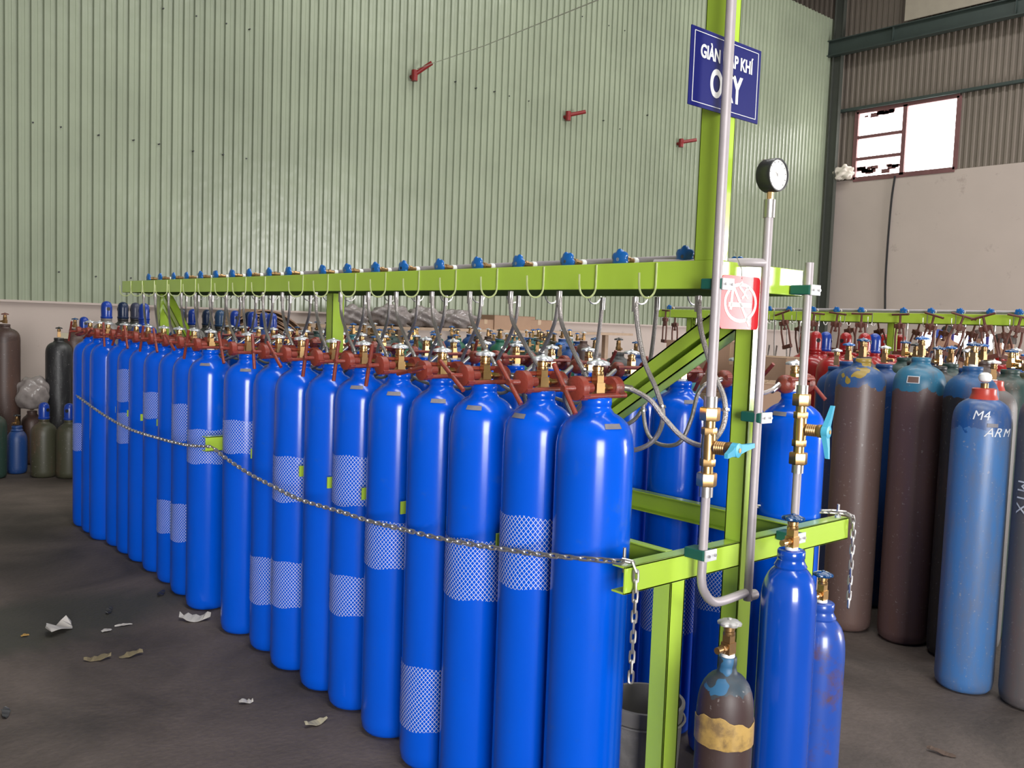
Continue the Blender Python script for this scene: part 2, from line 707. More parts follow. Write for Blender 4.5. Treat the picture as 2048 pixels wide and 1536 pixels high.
front_desc = {0: 'glossy blue cylinder nearest the camera, no net, beside the hanging chain end',
              1: 'blue cylinder second from the near end of front row, net sleeve where chain crosses',
              2: 'blue cylinder third from the near end of front row, net sleeve just below chain',
              3: 'blue cylinder fourth from the near end of front row, net sleeve low near floor',
              4: 'blue cylinder fifth from the near end of front row, net sleeve crossed by chain',
              5: 'blue cylinder sixth from the near end of front row, wearing two net sleeves',
              6: 'blue cylinder seventh from the near end of front row, plain without net',
              7: 'blue cylinder eighth from the near end of front row, two net sleeves',
              8: 'blue cylinder ninth from the near end of front row, low net sleeve only',
              9: 'blue cylinder tenth in front row, right of green bracket, net above chain',
              10: 'blue cylinder eleventh in front row, left of the green bracket, net crossed by chain'}
for i, (y, x) in enumerate(front):
    lab = front_desc.get(i)
    if not lab:
        lab = 'blue cylinder %s from near end of front row, %s' % (
            ordn[i], 'last at the far left end' if i == 19 else ('white net sleeve on it' if i in nets else 'no net sleeve'))
    o = place(ox, (x, y, 0), lab, 'blue oxygen cylinders of the front row', rz=random.uniform(-.12, .12))
    for (px, a, b) in nets.get(i, []):
        hz = [hit(px + 12, yy, X=x - .085).z for yy in (b, a)]
        add_net(o, RB, hz[0], hz[1], random.random())
    if i in plates:
        add_plate(o, RB, 1.352, toward_cam(x, y) - plates[i] - o.rotation_euler.z)

# back row, read from the valves seen between the hoses
XB = 2.69
backpx = [1602, 1475, 1363, 1262, 1176, 1105, 1031, 968, 906, 850, 765, 722, 683, 645, 609, 577, 548, 516, 486, 458]
back = []
for i, px in enumerate(backpx):
    yb = hit(px, 740, X=XB).y
    back.append(yb)
back[0] = 1.66
for i in range(1, 20):
    if back[i] - back[i - 1] < .225:
        back[i] = back[i - 1] + .228
for i, y in enumerate(back):
    lab = 'blue cylinder %s from near end of back row, %s' % (
        ordn[i], 'right of the galvanised drop pipe' if i == 0 else ('partly behind the green post' if i == 1 else (
            'seen behind the hose loops' if i < 4 else 'mostly hidden')))
    o = place(ox, (XB, y, 0), lab, 'blue oxygen cylinders of the back row', rz=PI + random.uniform(-.1, .1))
    if i == 1:
        add_net(o, RB, .55, .80, .5)
    if i == 2:
        add_net(o, RB, .40, .62, .5)
    if i in (0, 2):
        add_plate(o, RB, 1.352, toward_cam(XB, y) - (.5 if i == 0 else -.45) - o.rotation_euler.z)


# ------------------------------------------------------------------ filling clamps on the cylinder valves
def clamp_model(m, short=False):
    """yoke: screw disc at -x, hose disc at +x, two rails, T handle; its centre is the valve block"""
    root = thing('filling_clamp', (0, 0, 0), 'red filling clamp', 'clamp')
    b = MB()
    RX = Matrix.Rotation(PI / 2, 4, 'Y')
    b.lathe([(.027, -.092), (.034, -.088), (.034, -.066), (.028, -.060)], 28, RX)
    b.lathe([(.026, .052), (.031, .057), (.031, .078), (.024, .088), (.011, .095)], 28, RX)
    for s in (-1, 1):
        b.tube([(-.083, s * .032, 0), (-.03, s * .032, 0), (.03, s * .032, 0), (.092, s * .032, 0)], .0074, 10)
        b.box((-.086, s * .029 - .008, -.009), (-.060, s * .029 + .008, .009))
        b.box((.062, s * .026 - .008, -.009), (.086, s * .026 + .008, .009))
    b.lathe([(.010, -.060), (.015, -.045), (.015, -.026), (.008, -.020)], 14, RX)
    fr = b.build('frame', m, root)
    s_ = MB()
    pr = []
    for k in range(14):
        pr += [(.0066, -.126 + k * .003), (.0078, -.1245 + k * .003)]
    s_.lathe(pr, 12, RX)
    s_.lathe([(.0095, -.136), (.0105, -.130), (.0095, -.122)], 12, RX)
    sc_ = s_.build('screw', m, root)
    h = MB()
    h.cyl((-.129, 0, -.078), (-.129, 0, .078), .0072, 10)
    ho = h.build('tee_handle', m, sc_)
    return root


cl = clamp_model(RED)
reg(cl)
h_angles = [-35, -42, -58, 78, 14, 10, 12, -50, -8, -28, 20, -62, -35, 18, -30, 40, -10, 65, 80, 30]


def put_clamp(x, y, rz, i, lab, grp, tilt=-.62, ha=None):
    o = place(cl, (x, y, 1.378), lab, grp, rot=(tilt, 0, rz))
    # turn of the screw and T handle differs from clamp to clamp
    for c in [q for q in COL.objects if q.parent == o and q.name.startswith('screw')]:
        c.rotation_euler = (math.radians(ha) - tilt, 0, 0)
    return o


for i, (y, x) in enumerate(front):
    put_clamp(x, y, random.uniform(-.12, .12) if i else .02, i, 'red clamp on the %s front row cylinder, counted from the near end' % ordn[i],
              'red filling clamps of the front row', tilt=.62 + random.uniform(-.22, .22), ha=h_angles[i])
for i, y in enumerate(back):
    put_clamp(XB, y, PI + random.uniform(-.15, .15), i, 'brownish red clamp on the %s back row cylinder, counted from near end' % ordn[i],
              'red filling clamps of the back row', tilt=.4 + random.uniform(-.3, .2), ha=[55, -35, -20][i % 3] + random.uniform(-15, 15))


# ------------------------------------------------------------------ the green filling rack
def channel(v, a, b, w, h, t=.005, side=1, up=Vector((0, 0, 1))):
    """C channel from a to b; height h along up, flanges w long to one side"""
    a, b = Vector(a), Vector(b)
    d = (b - a)
    L = d.length
    d = d.normalized()
    u = (up - d * up.dot(d)).normalized()
    s = d.cross(u) * side
    M = Matrix((d, s, u)).transposed().to_4x4()
    M.translation = a
    v.box((0, 0, -h / 2), (L, t, h / 2), M)
    v.box((0, 0, h / 2 - t), (L, w, h / 2), M)
    v.box((0, 0, -h / 2), (L, w, -h / 2 + t), M)
    if M.determinant() < 0:
        pass
    return v


def bevel(o, w=.0025):
    m = o.modifiers.new('Bevel', 'BEVEL')
    m.width = w
    m.segments = 2
    m.limit_method = 'ANGLE'
    return o


def brace(v, a, b):
    """channel with its open side toward the front row: wide upper lip, groove, lower lip"""
    d = b - a
    L = d.length
    d.normalize()
    s = Vector((-1, 0, 0))
    u = s.cross(d)
    if u.z < 0:
        u = -u
    M = Matrix((d, s, u)).transposed().to_4x4()
    M.translation = a
    v.box((0, -.03, -.045), (L, -.025, .045), M)
    v.box((0, -.03, .040), (L, .03, .045), M)
    v.box((0, -.03, -.045), (L, .03, -.040), M)
    v.box((0, .025, .004), (L, .03, .045), M)
    v.box((0, .025, -.045), (L, .03, -.014), M)


hooksY = [1.70 + .2405 * i for i in range(10)] + [4.27 + .2325 * i for i in range(10)]
ZB0, ZB1 = 1.662, 1.740


def rack(name, label, cat, XF, XK, Y0, Y1, posts, hooks, main=True):
    root = thing(name, (XF, Y0, 0), label, cat)
    O = Vector((-XF, -Y0, 0))

    def bd(v, n, m, smooth=False, par=None):
        for k in range(len(v.v)):
            v.v[k] = v.v[k] + O
        o = v.build(n, m, par or root, smooth)
        return o
    v = MB()
    v.box((XF, Y0, ZB0), (XF + .006, Y1, ZB1))
    v.box((XK - .006, Y0, ZB0), (XK, Y1, ZB1))
    v.box((XF, Y0, ZB0), (XK, Y0 + .006, ZB1))
    v.box((XF, Y1 - .006, ZB0), (XK, Y1, ZB1))
    bevel(bd(v, 'manifold_tray', GREEN), .0015)
    v = MB()
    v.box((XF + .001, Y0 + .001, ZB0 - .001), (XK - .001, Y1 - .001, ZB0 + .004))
    bd(v, 'tray_bottom', UNDERSHADE)
    xc = (XF + XK) / 2
    for k, py in enumerate(posts):
        v = MB()
        py -= .004
        v.box((xc - .033, py, 0), (xc + .033, py + .005, ZB0))
        v.box((xc - .033, py + .055, 0), (xc + .033, py + .060, ZB0))
        v.box((xc - .033, py, 0), (xc - .028, py + .060, ZB0))
        bevel(bd(v, 'post', GREEN), .001)
        if not main and k == 0:
            continue
    # lower frame that the cylinders lean on
    ZR0, ZR1 = .862, .935
    for (xa, sd) in ((XF - .065, 1), (XK + .085, -1)):
        v = MB()
        if sd == 1:
            v.box((xa + .005, Y0 + .05, ZR0), (xa + .01, Y1 + .10, ZR1))
            v.box((xa - .02, Y0 + .05, ZR1 - .005), (xa + .01, Y1 + .10, ZR1))
            v.box((xa - .02, Y0 + .05, ZR0), (xa + .01, Y1 + .10, ZR0 + .005))
        else:
            v.box((xa + .035, Y0 + .05, ZR0), (xa + .04, Y1 + .10, ZR1))
            v.box((xa, Y0 + .05, ZR1 - .005), (xa + .04, Y1 + .10, ZR1))
            v.box((xa, Y0 + .05, ZR0), (xa + .04, Y1 + .10, ZR0 + .005))
        bevel(bd(v, 'lower_rail', GREEN), .001)
    for k, py in enumerate([Y0, Y0 + 2.76, Y1 + .1] if main else [Y0, Y1 + .15]):
        v = MB()
        xa, xb_ = XF - (.25 if k == 2 else .305), XK + .365
        v.box((xa, py, ZR0), (xb_, py + .005, ZR1))
        v.box((xa, py, ZR1 - .005), (xb_, py + .045, ZR1))
        v.box((xa, py, ZR0), (xb_, py + .045, ZR0 + .005))
        bevel(bd(v, 'crossbeam', GREEN), .001)
        for lx in (XF - .115, XK + .100):
            v = MB()
            v.box((lx, py + .002, 0), (lx + .062, py + .007, ZR0))
            v.box((lx, py + .002, 0), (lx + .006, py + .062, ZR0))
            v.box((lx + .056, py + .002, 0), (lx + .062, py + .062, ZR0))
            bevel(bd(v, 'leg', GREEN), .001)
    # braces under the tray
    v = MB()
    a = Vector((xc + .02, posts[0] + .03, ZB0 - .03))
    b = Vector((xc + .02, posts[0] + 1.18, ZB0 - .79))
    brace(v, a, b)
    bd(v, 'brace', GREEN)
    v = MB()
    a = Vector((xc + .02, posts[-1] + .03, ZB0 - .03))
    b = Vector((xc + .02, posts[-1] - 1.0, ZB0 - .72))
    brace(v, a, b)
    bd(v, 'brace', GREEN)
    for hy in hooks:
        for sx, xx in ((-1, XF), (1, XK)):
            v = MB()
            pts = [(xx + sx * .003, hy, ZB1 - .003), (xx + sx * .003, hy, ZB0 + .01)]
            for q in range(1, 10):
                a = PI * q / 10
                pts.append((xx + sx * (.003 + .036 * (1 - math.cos(a))), hy, ZB0 + .008 - .036 * math.sin(a)))
            pts += [(xx + sx * .0755, hy, ZB0 + .012), (xx + sx * .077, hy, ZB0 + .042)]
            v.tube(pts, .0032, 6)
            bd(v, 'hose_hook', HOOKM if sx < 0 and main else STEEL, True)
    return root, bd


r1, bd1 = rack('filling_rack', 'long lime green steel filling rack standing between two rows of blue cylinders', 'filling rack', 2.0, 2.446, 1.5, 6.56,
               [1.5, 3.93, 6.36], hooksY)
v = MB()
v.box((2.0, 1.50, ZB1), (2.005, 1.57, 3.3))
v.box((2.0, 1.50, ZB1), (2.062, 1.505, 3.3))
v.box((2.057, 1.50, ZB1), (2.062, 1.57, 3.3))
v.box((2.0, 1.565, ZB1), (2.062, 1.57, 3.3))
bevel(bd1(v, 'mast', GREEN), .0015)
# separator tabs between front cylinders
for (yy, z1, wid) in [(3.867, .925, .05), (3.39, .915, .05), (3.15, .905, .05), (2.885, .905, .05), (2.62, .90, .05), (2.345, .90, .05), (2.085, .895, .05), (1.832, .90, .05)]:
    v = MB()
    v.box((1.752, yy - .003, z1 - .045), (1.915, yy + .003, z1))
    bd1(v, 'separator_tab', GREEN)
for yy in [4.66, 4.94, 5.2, 5.48, 5.73, 5.965, 6.215, 6.455]:
    v = MB()
    v.box((1.78, yy - .003, .88), (1.915, yy + .003, .92))
    bd1(v, 'separator_tab', GREEN)

# ------------------------------------------------------------------ manifold pipes and valves on the tray
v = MB()
v.cyl((0, -2.33, 0), (0, 2.33, 0), .0135, 16)
mp = v.build('manifold_pipe', PIPE)
tag(mp, 'grey manifold pipe along the front side of the green tray', 'pipe', 'manifold pipes on the rack')
mp.location = (2.19, 4.05, 1.762)
mp2 = mp.copy()
COL.objects.link(mp2)
mp2['label'] = 'grey manifold pipe along the back side of the green tray'
mp2.location = (2.33, 4.05, 1.762)


def manifold_valve():
    """small valve lying flat: blue wheel at -x, brass body, stub to the pipe, drop to the hose"""
    root = thing('manifold_valve', (0, 0, 0), 'blue wheel valve', 'valve')
    RX = Matrix.Rotation(-PI / 2, 4, 'Y')
    b = MB()
    b.lathe([(.009, .0), (.009, .02), (.0135, .022), (.0135, .034), (.011, .036), (.011, .06)], 8, Matrix.Translation((.06, 0, 0)) @ RX)
    b.cyl((.05, 0, -.012), (.05, 0, -.075), .008, 10)
    b.build('body', DBRASS, root)
    b = MB()
    b.cyl((.058, 0, 0), (.075, 0, 0), .0125, 12)
    b.build('union', WHITE, root)
    b = MB()
    vs, fs = wheel_mesh(.034, .016)
    b.add(vs, fs, RX)
    wo = b.build('handwheel', WBLUE, root)
    b = MB()
    b.lathe([(.0065, .012), (.006, .016)], 12, RX)
    b.build('hub_nut', CHROME, wo)
    return root


mv = manifold_valve()
reg(mv)
topY = [hit(x, 540, X=2.10).y for x in [1372, 1243, 1138, 1040, 958, 882, 810, 754, 698, 648, 580, 541, 501, 467, 434, 404, 376, 350, 323, 300]]
for i, yy in enumerate(topY):
    place(mv, (2.095, yy, 1.760), 'blue wheeled valve on front side of the tray, %s from the mast' % ordn[i], 'front manifold valves', rot=(random.uniform(0, 1), 0, random.uniform(-.05, .05)))
for i, yy in enumerate(topY):
    place(mv, (2.415, yy + .05, 1.757), 'blue wheeled valve on back side of the tray, %s from near end' % ordn[i], 'back manifold valves', rot=(random.uniform(0, 1), 0, PI))


# ------------------------------------------------------------------ braided hoses
def hose(pts, label, group, ends=True, r=.0075):
    pts = [Vector(p) for p in pts]
    base = pts[0].copy()
    base.z = pts[0].z
    root = thing('braided_hose', base, label, 'hose', group)
    P = catmull([p - base for p in pts], 9)
    MB().tube(P, r, 8).build('hose_line', HOSE, root)
    b = MB()
    b.cyl(P[0], P[0] + Vector((0, 0, -.045)), r * 1.35, 10)
    b.build('end_ferrule', STEEL, root)
    b = MB()
    d = (P[-2] - P[-1]).normalized()
    b.cyl(P[-1], P[-1] + d * .05, r * 1.3, 10)
    b.build('end_ferrule', STEEL, root)
    k = len(P) // 3
    d = (P[k + 1] - P[k - 1]).normalized()
    b = MB()
    b.cyl(P[k] - d * .004, P[k] + d * .004, r * 1.6, 10)
    q = P[k] + d.orthogonal().normalized() * r * 1.5
    b.cyl(q, q + d.orthogonal().normalized() * .012, .004, 8)
    b.build('band_clip', STEEL, root)
    return root


# the near hoses are modelled after their loops in the photo
def Q(x, y, X):
    return hit(x, y, X=X)


y0 = front[0][0]
hose([Q(1397, 592, 2.06), Q(1402, 660, 2.05), Q(1425, 740, 2.04), Q(1449, 800, 2.03), Q(1445, 855, 2.02), Q(1412, 890, 2.00), Q(1370, 878, 1.985),
      Q(1330, 838, 1.96), Q(1300, 800, 1.94), (1.925, y0, 1.372), (1.885, y0, 1.378)],
     'braided steel hose looping from beside the mast to the nearest front cylinder', 'near hoses of the front row')
y1 = front[1][0]
hose([Q(1271, 594, 2.06), Q(1275, 650, 2.055), Q(1288, 720, 2.05), Q(1313, 780, 2.05), Q(1326, 830, 2.05), Q(1315, 870, 2.05), Q(1290, 893, 2.04), Q(1250, 900, 2.03),
      Q(1180, 880, 2.0), Q(1130, 800, 1.95), (1.92, y1, 1.372), (1.885, y1, 1.378)],
     'braided steel hose falling from the tray left of the diagonal brace', 'near hoses of the front row')
for i in range(2, 20):
    y, x = front[i]
    yt = topY[i] + .0
    dy = -.10 - .03 * random.random()
    hose([(2.06, yt, 1.66), (2.055, yt - .02, 1.56), (2.03, yt + dy * 1.0, 1.47), (2.0, yt + dy * 2.0, 1.36), (2.0, y - .20, 1.26), (2.01, y - .09, 1.20),
          (2.0, y + .02, 1.27), (1.955, y + .01, 1.365), (x + .085, y, 1.378)],
         'braided steel hose from the tray to the %s cylinder of front row' % ordn[i], 'hoses of the front row')
yb0, yb1, yb2 = back[0], back[1], back[2]
hose([Q(1315, 594, 2.40), Q(1311, 640, 2.40), Q(1304, 700, 2.41), Q(1294, 760, 2.42), Q(1287, 820, 2.42), Q(1297, 870, 2.43), Q(1325, 890, 2.43), Q(1360, 884, 2.44),
      Q(1382, 840, 2.46), Q(1395, 790, 2.48), Q(1412, 768, 2.50), (XB - .12, yb1, 1.372), (XB - .088, yb1, 1.378)],
     'braided steel hose making the long loop behind the galvanised valve pipe', 'near hoses of the back row')
hose([Q(1500, 600, 2.40), Q(1502, 700, 2.42), Q(1515, 780, 2.45), (XB - .13, yb0, 1.36), (XB - .088, yb0, 1.378)],
     'braided steel hose reaching the back row cylinder nearest the camera', 'near hoses of the back row')
hose([Q(1206, 595, 2.40), Q(1200, 650, 2.40), Q(1192, 720, 2.42), Q(1195, 790, 2.43), Q(1225, 850, 2.44), Q(1268, 840, 2.46), Q(1300, 790, 2.50), (XB - .12, yb2, 1.37), (XB - .088, yb2, 1.378)],
     'braided steel hose dropping right of the second nearest clamp', 'near hoses of the back row')
for i in range(3, 20):
    y = back[i]
    yt = topY[i] + .10
    dy = .09 + .03 * random.random()
    hose([(2.39, yt, 1.66), (2.395, yt + .02, 1.56), (2.42, yt + dy, 1.47), (2.44, yt + dy * 1.9, 1.37), (2.46, max(yt, y) + .17, 1.28), (2.49, y + .10, 1.24),
          (2.53, y + .03, 1.31), (XB - .088, y, 1.378)],
         'braided steel hose from the tray to the %s cylinder of back row' % ordn[i], 'hoses of the back row')

# ------------------------------------------------------------------ chains
def chain(pts, label, name='steel_chain', pitch=.0265, r=.0034, w=.0095, cat='chain'):
    P = catmull(pts, 24)
    # resample at the link pitch
    out = [P[0]]
    acc = 0
    for a, b in zip(P, P[1:]):
        L = (b - a).length
        while acc + L >= pitch:
            t = (pitch - acc) / L
            a = a + (b - a) * t
            out.append(a)
            L = (b - a).length
            acc = 0
        acc += L
    base = out[0].copy()
    v = MB()
    for k in range(len(out) - 1):
        a, b = out[k], out[k + 1]
        d = (b - a).normalized()
        c = (a + b) / 2 - base
        up = Vector((0, 0, 1)) if abs(d.z) < .8 else Vector((1, 0, 0))
        s = d.cross(up).normalized()
        u = s.cross(d).normalized()
        ang = (k % 2) * PI / 2 + PI / 4 + random.uniform(-.25, .25)
        e = s * math.cos(ang) + u * math.sin(ang)
        hl = pitch / 2 + r * 1.0
        ring = []
        for q in range(12):
            t = 2 * PI * q / 12
            ex = math.cos(t)
            lx = (hl - w * .6) * (1 if ex > 0 else -1) + w * .6 * ex if abs(ex) > 1e-6 else 0
            ring.append(c + d * lx + e * (w - r) * math.sin(t))
        v.tube(ring, r, 6, closed=True)
    o = v.build(name, STEEL)
    o.location = base
    tag(o, label, cat)
    return o


cp = [(1229, 1112), (1101, 1111), (997, 1097), (886, 1078), (807, 1059), (735, 1041), (683, 1024), (600, 999), (547, 973), (498, 947), (450, 915), (424, 893)]
fr1 = [hit(x, y, X=1.665) for x, y in cp]
fr1[0] = Vector((1.70, 1.515, .945))
chain(fr1, 'steel safety chain across the front row from the near crossbeam to the bracket').name = 'safety_chain'
cp = [(420, 893), (373, 890), (319, 877), (257, 857), (205, 828), (153, 791)]
c2 = chain([hit(x, y, X=1.665) for x, y in cp], 'steel safety chain sagging across the far half of front row')
c2.name = 'safety_chain'
tl = hit(1252, 1125, Y=1.488)
chain([(1.70, 1.515, .95), (1.715, 1.495, .947), (1.722, 1.487, .925), (1.722, 1.486, .80), (1.720, 1.486, .62)], 'loose chain end hanging from the left end of the near crossbeam').name = 'hanging_chain'
chain([(2.55, 1.75, .96), (2.70, 1.58, .955), (2.77, 1.515, .955), (2.80, 1.49, .945), (2.818, 1.486, .90), (2.818, 1.486, .62)], 'loose chain end hanging from the right end of the near crossbeam').name = 'hanging_chain'
for bx, side in ((1.712, 'left'), (2.775, 'right')):
    t = thing('chain_bolt', (bx, 1.52, .935), 'zinc bolt with nut holding the chain on the %s end of near crossbeam' % side, 'bolt', 'chain bolts')
    MB().cyl((0, 0, -.02), (0, 0, .045), .0045, 10).build('threaded_shank', STEEL, t)
    MB().lathe([(.010, 0), (.010, .008)], 6).build('nut', CHROME, t)


# ------------------------------------------------------------------ galvanised pipes, valves, gauge at the rack end
def ball_valve(root, x, z, horiz, o):
    """brass valve set in the pipe: hex unions, body, side stem and light blue lever"""
    b = MB()
    T = Matrix.Translation(Vector((x, o[1], z)) - Vector(o))
    b.lathe([(.016, -.090), (.016, .090)], 16, T)
    for s in (-1, 1):
        b.lathe([(.0255, s * .088 - .018), (.0275, s * .088 - .015), (.0275, s * .088 + .015), (.0255, s * .088 + .018)], 6, T @ Matrix.Rotation(.3, 4, 'Z'))
        b.lathe([(.020, s * .042 - .010), (.021, s * .042 - .008), (.021, s * .042 + .008), (.020, s * .042 + .010)], 6, T @ Matrix.Rotation(.1, 4, 'Z'))
    b.lathe([(.0185, -.036), (.0195, 0), (.0185, .036)], 16, T)
    vb = b.build('ball_valve', BRASS, root)
    b = MB()
    d = Vector((.16, -.985, 0)).normalized()
    c = T @ Vector((0, 0, 0))
    Md = Matrix.Translation(c) @ d.to_track_quat('Z', 'Y').to_matrix().to_4x4()
    pr = [(.010, .01), (.0175, .02)]
    for k in range(5):
        pr += [(.0185, .024 + k * .006), (.0165, .027 + k * .006)]
    pr += [(.0195, .056), (.0195, .066), (.012, .070)]
    b.lathe(pr, 18, Md)
    b.build('bonnet', DBRASS, vb)
    b = MB()
    b.lathe([(.017, .068), (.019, .070), (.019, .088), (.012, .090)], 24, Md)
    up = Vector((0, 0, 1))
    ax = d.cross(up).normalized()
    if horiz:
        e = (ax * 1.0 + up * -.10).normalized()
    else:
        e = (up * 1.0 + ax * -.12).normalized()
    w = d.cross(e).normalized()
    for s in (-1, 1):
        vs = []
        for (l, hw, z0, z1) in ((.012, .014, .070, .086), (.045, .008, .078, .092), (.078, .006, .086, .096)):
            p = c + e * l * s
            vs += [p + w * hw + d * z0, p - w * hw + d * z0, p - w * hw + d * z1, p + w * hw + d * z1]
        fs = [(0, 1, 2, 3), (8, 11, 10, 9)]
        for k in (0, 4):
            fs += [(k, k + 4, k + 5, k + 1), (k + 1, k + 5, k + 6, k + 2), (k + 2, k + 6, k + 7, k + 3), (k + 3, k + 7, k + 4, k)]
        b.add(vs, fs)
    lv = b.build('lever', LBLUE, vb)
    b = MB()
    b.lathe([(.006, .088), (.0065, .092)], 12, Md)
    b.build('lever_screw', BRASS, lv)
    return vb


PY = 1.445
p1t, p1b = hit(1467, 0, Y=PY), hit(1408, 1085, Y=PY)
px1 = 1.942
px2 = 2.163
px3 = 2.385
root = thing('oxygen_pipe', (px1, PY, .80), 'tall galvanised pipe in front of the sign, with brass valve and horizontal blue lever', 'pipe')
zv1 = hit(1420, 893, Y=PY).z
o3 = Vector((px1, PY, .80))
b = MB()
b.cyl((0, 0, zv1 - .80 + .11), (0, 0, 3.2 - .80), .0135, 16)
b.build('pipe', PIPE, root)
b = MB()
b.cyl((0, 0, .13), (0, 0, zv1 - .80 - .11), .0125, 16)
b.tube(catmull([(0, 0, .135), (0, 0, .08), (.012, 0, .045), (.045, 0, .012), (.09, 0, 0.0), (px2 - px1 - .012, 0, .004)], 6), .0125, 14)
b.build('pipe', PIPE, root)
for s in (-1, 1):
    b = MB()
    b.cyl((0, 0, zv1 - .80 + s * .104), (0, 0, zv1 - .80 + s * .135), .0185, 16)
    b.build('coupling', STEEL, root)
ball_valve(root, px1, zv1, True, o3)
root = thing('gauge_pipe', (px2, PY, .78), 'galvanised pipe rising beside the green post to the pressure gauge', 'pipe')
zt2 = hit(1537, 432, Y=PY).z
b = MB()
b.cyl((0, 0, 0), (0, 0, zt2 - .78), .0125, 16)
b.cyl((0, 0, .012), (.035, 0, .012), .015, 12)
zc = hit(1490, 521, Y=PY).z - .78
b.tube([(0, 0, zc), (-.04, .03, zc), (-.08, .25, zc), (-.10, .32, zc)], .0125, 12)
b.build('pipe', PIPE, root)
b = MB()
b.cyl((0, 0, zt2 - .78 - .005), (0, 0, zt2 - .78 + .045), .0165, 16)
b.build('coupling', STEEL, root)
root = thing('drop_pipe', (px3, PY, .90), 'short galvanised pipe with brass valve and upright blue lever, right of the post', 'pipe')
zt3 = hit(1617, 525, Y=PY).z
zv3 = hit(1601, 858, Y=PY).z
o3 = Vector((px3, PY, .90))
b = MB()
b.cyl((0, 0, zv3 - .90 + .10), (0, 0, zt3 - .90), .0125, 16)
b.build('pipe', PIPE, root)
b = MB()
b.cyl((0, 0, 0), (0, 0, zv3 - .90 - .10), .0125, 16)
b.build('pipe', PIPE, root)
for s in (-1, 1):
    b = MB()
    b.cyl((0, 0, zv3 - .90 + s * .104), (0, 0, zv3 - .90 + s * .132), .0175, 16)
    b.build('coupling', STEEL, root)
ball_valve(root, px3, zv3, False, o3)

# pressure gauge
gz = zt2 + .045
root = thing('pressure_gauge', (px2, PY, gz), 'black cased pressure gauge with white dial on top of the galvanised pipe', 'gauge')
b = MB()
b.cyl((0, 0, -.002), (0, 0, .022), .009, 6)
b.build('stem', BRASS, root)
gd = Vector((-.05, -1, 0)).normalized()
RG = .046
Mg = Matrix.Translation((0, 0, .020 + RG)) @ gd.to_track_quat('Z', 'Y').to_matrix().to_4x4()
b = MB()
b.lathe([(RG * .93, -.020), (RG, -.014), (RG, .020), (RG * .97, .026), (RG * .90, .026), (RG * .90, .021)], 40, Mg)
cs = b.build('case', BLACK, root)
b = MB()
b.lathe([(RG * .90, .019), (RG * .90, .0215)], 40, Mg)
dl = b.build('dial', WHITE, root)
b = MB()
b.box((-.0015, -.004, .022), (.0015, .012, .0232), Mg @ Matrix.Rotation(.9, 4, 'Z'))
b.lathe([(.004, .0215), (.004, .0245)], 14, Mg)
b.build('needle', STEEL, dl)
b = MB()
for k in range(11):
    a = math.radians(225 - 27 * k)
    b.box((RG * .72, -.0006, .0216), (RG * .82, .0006, .0222), Mg @ Matrix.Rotation(a, 4, 'Z'))
b.build('scale_marks', BLACK, dl)


# pipe clamps: green rubber block with zinc plate and two bolts
def pipe_clamp(c, label, w=.03):
    t = thing('pipe_clamp', c, label, 'pipe clamp', 'green pipe clamps')
    b = MB()
    b.box((-.024, -.020, -.014), (.024, .045, .014))
    bevel(b.build('rubber_block', RUBBER, t, False), .003)
    b = MB()
    b.box((-.020, -.025, -.0155), (.030, -.020, .0155))
    pl = bevel(b.build('plate', ZPLATE, t, False), .0012)
    for s in (-1, 1):
        b = MB()
        b.cyl((.005 + s * .014, -.024, 0), (.005 + s * .014, -.031, 0), .0042, 6)
        b.build('bolt', STEEL, pl)
    return t


def zc_(x, y):
    return hit(x, y, Y=1.43).z


pipe_clamp((px1 + .02, PY + .005, zc_(1440, 567)), 'green rubber pipe clamp at the tray corner beside the red sign')
pipe_clamp((px2 + .012, PY + .005, zc_(1515, 837)), 'green rubber pipe clamp on the post, right of the blue lever')
pipe_clamp((px1 + .006, PY + .005, zc_(1413, 1112)), 'green rubber pipe clamp on the near crossbeam above the pipe bend')
pipe_clamp((px3 + .006, PY + .005, zc_(1615, 579)), 'green rubber pipe clamp at the right end of the tray')
pipe_clamp((px3 + .006, PY + .005, zc_(1600, 1076)), 'grey pipe clamp on the near crossbeam behind the slim blue bottle')

# ------------------------------------------------------------------ signs
SY = 1.494
NAVY = mat('navy_enamel', (.008, .011, .12), .5, var=.08, spec=.2)
SX = (SY / 1.45)
tlc = hit(1383, 53, Y=SY)
trc = hit(1523, 97, Y=SY)
brc = hit(1516, 246, Y=SY)
blc = hit(1377, 211, Y=SY)
cx, cz = (tlc.x + trc.x + brc.x + blc.x) / 4, (tlc.z + trc.z + brc.z + blc.z) / 4
sw, sh = (trc.x - tlc.x + brc.x - blc.x) / 2, (tlc.z - blc.z + trc.z - brc.z) / 2
t = thing('name_sign', (cx, SY, cz), 'navy blue sign with white lettering fixed to the green mast', 'sign')
b = MB()
b.box((-sw / 2, 0, -sh / 2), (sw / 2, .004, sh / 2))
bevel(b.build('board', NAVY, t, False), .0015)
b = MB()
iw, ih, th = sw / 2 - .014, sh / 2 - .011, .0016
for s in (-1, 1):
    b.box((s * iw - th / 2, -.0012, -ih), (s * iw + th / 2, .0005, ih))
    b.box((-iw, -.0012, s * ih - th / 2), (iw, .0005, s * ih + th / 2))
b.build('border_line', WHITE, t, False)
MS = Matrix(((1, 0, 0, 0), (0, 0, -1, -.001), (0, 1, 0, 0), (0, 0, 0, 1)))
glyphs('GIÀN NẠP KHÍ', .047, Matrix.Translation((0, 0, .042)) @ MS, 'lettering', WHITE, t, sx=.74, bold=.0012)
glyphs('OXY', .098, Matrix.Translation((.0, 0, -.032)) @ MS, 'lettering', WHITE, t, sx=.66, bold=.0032)

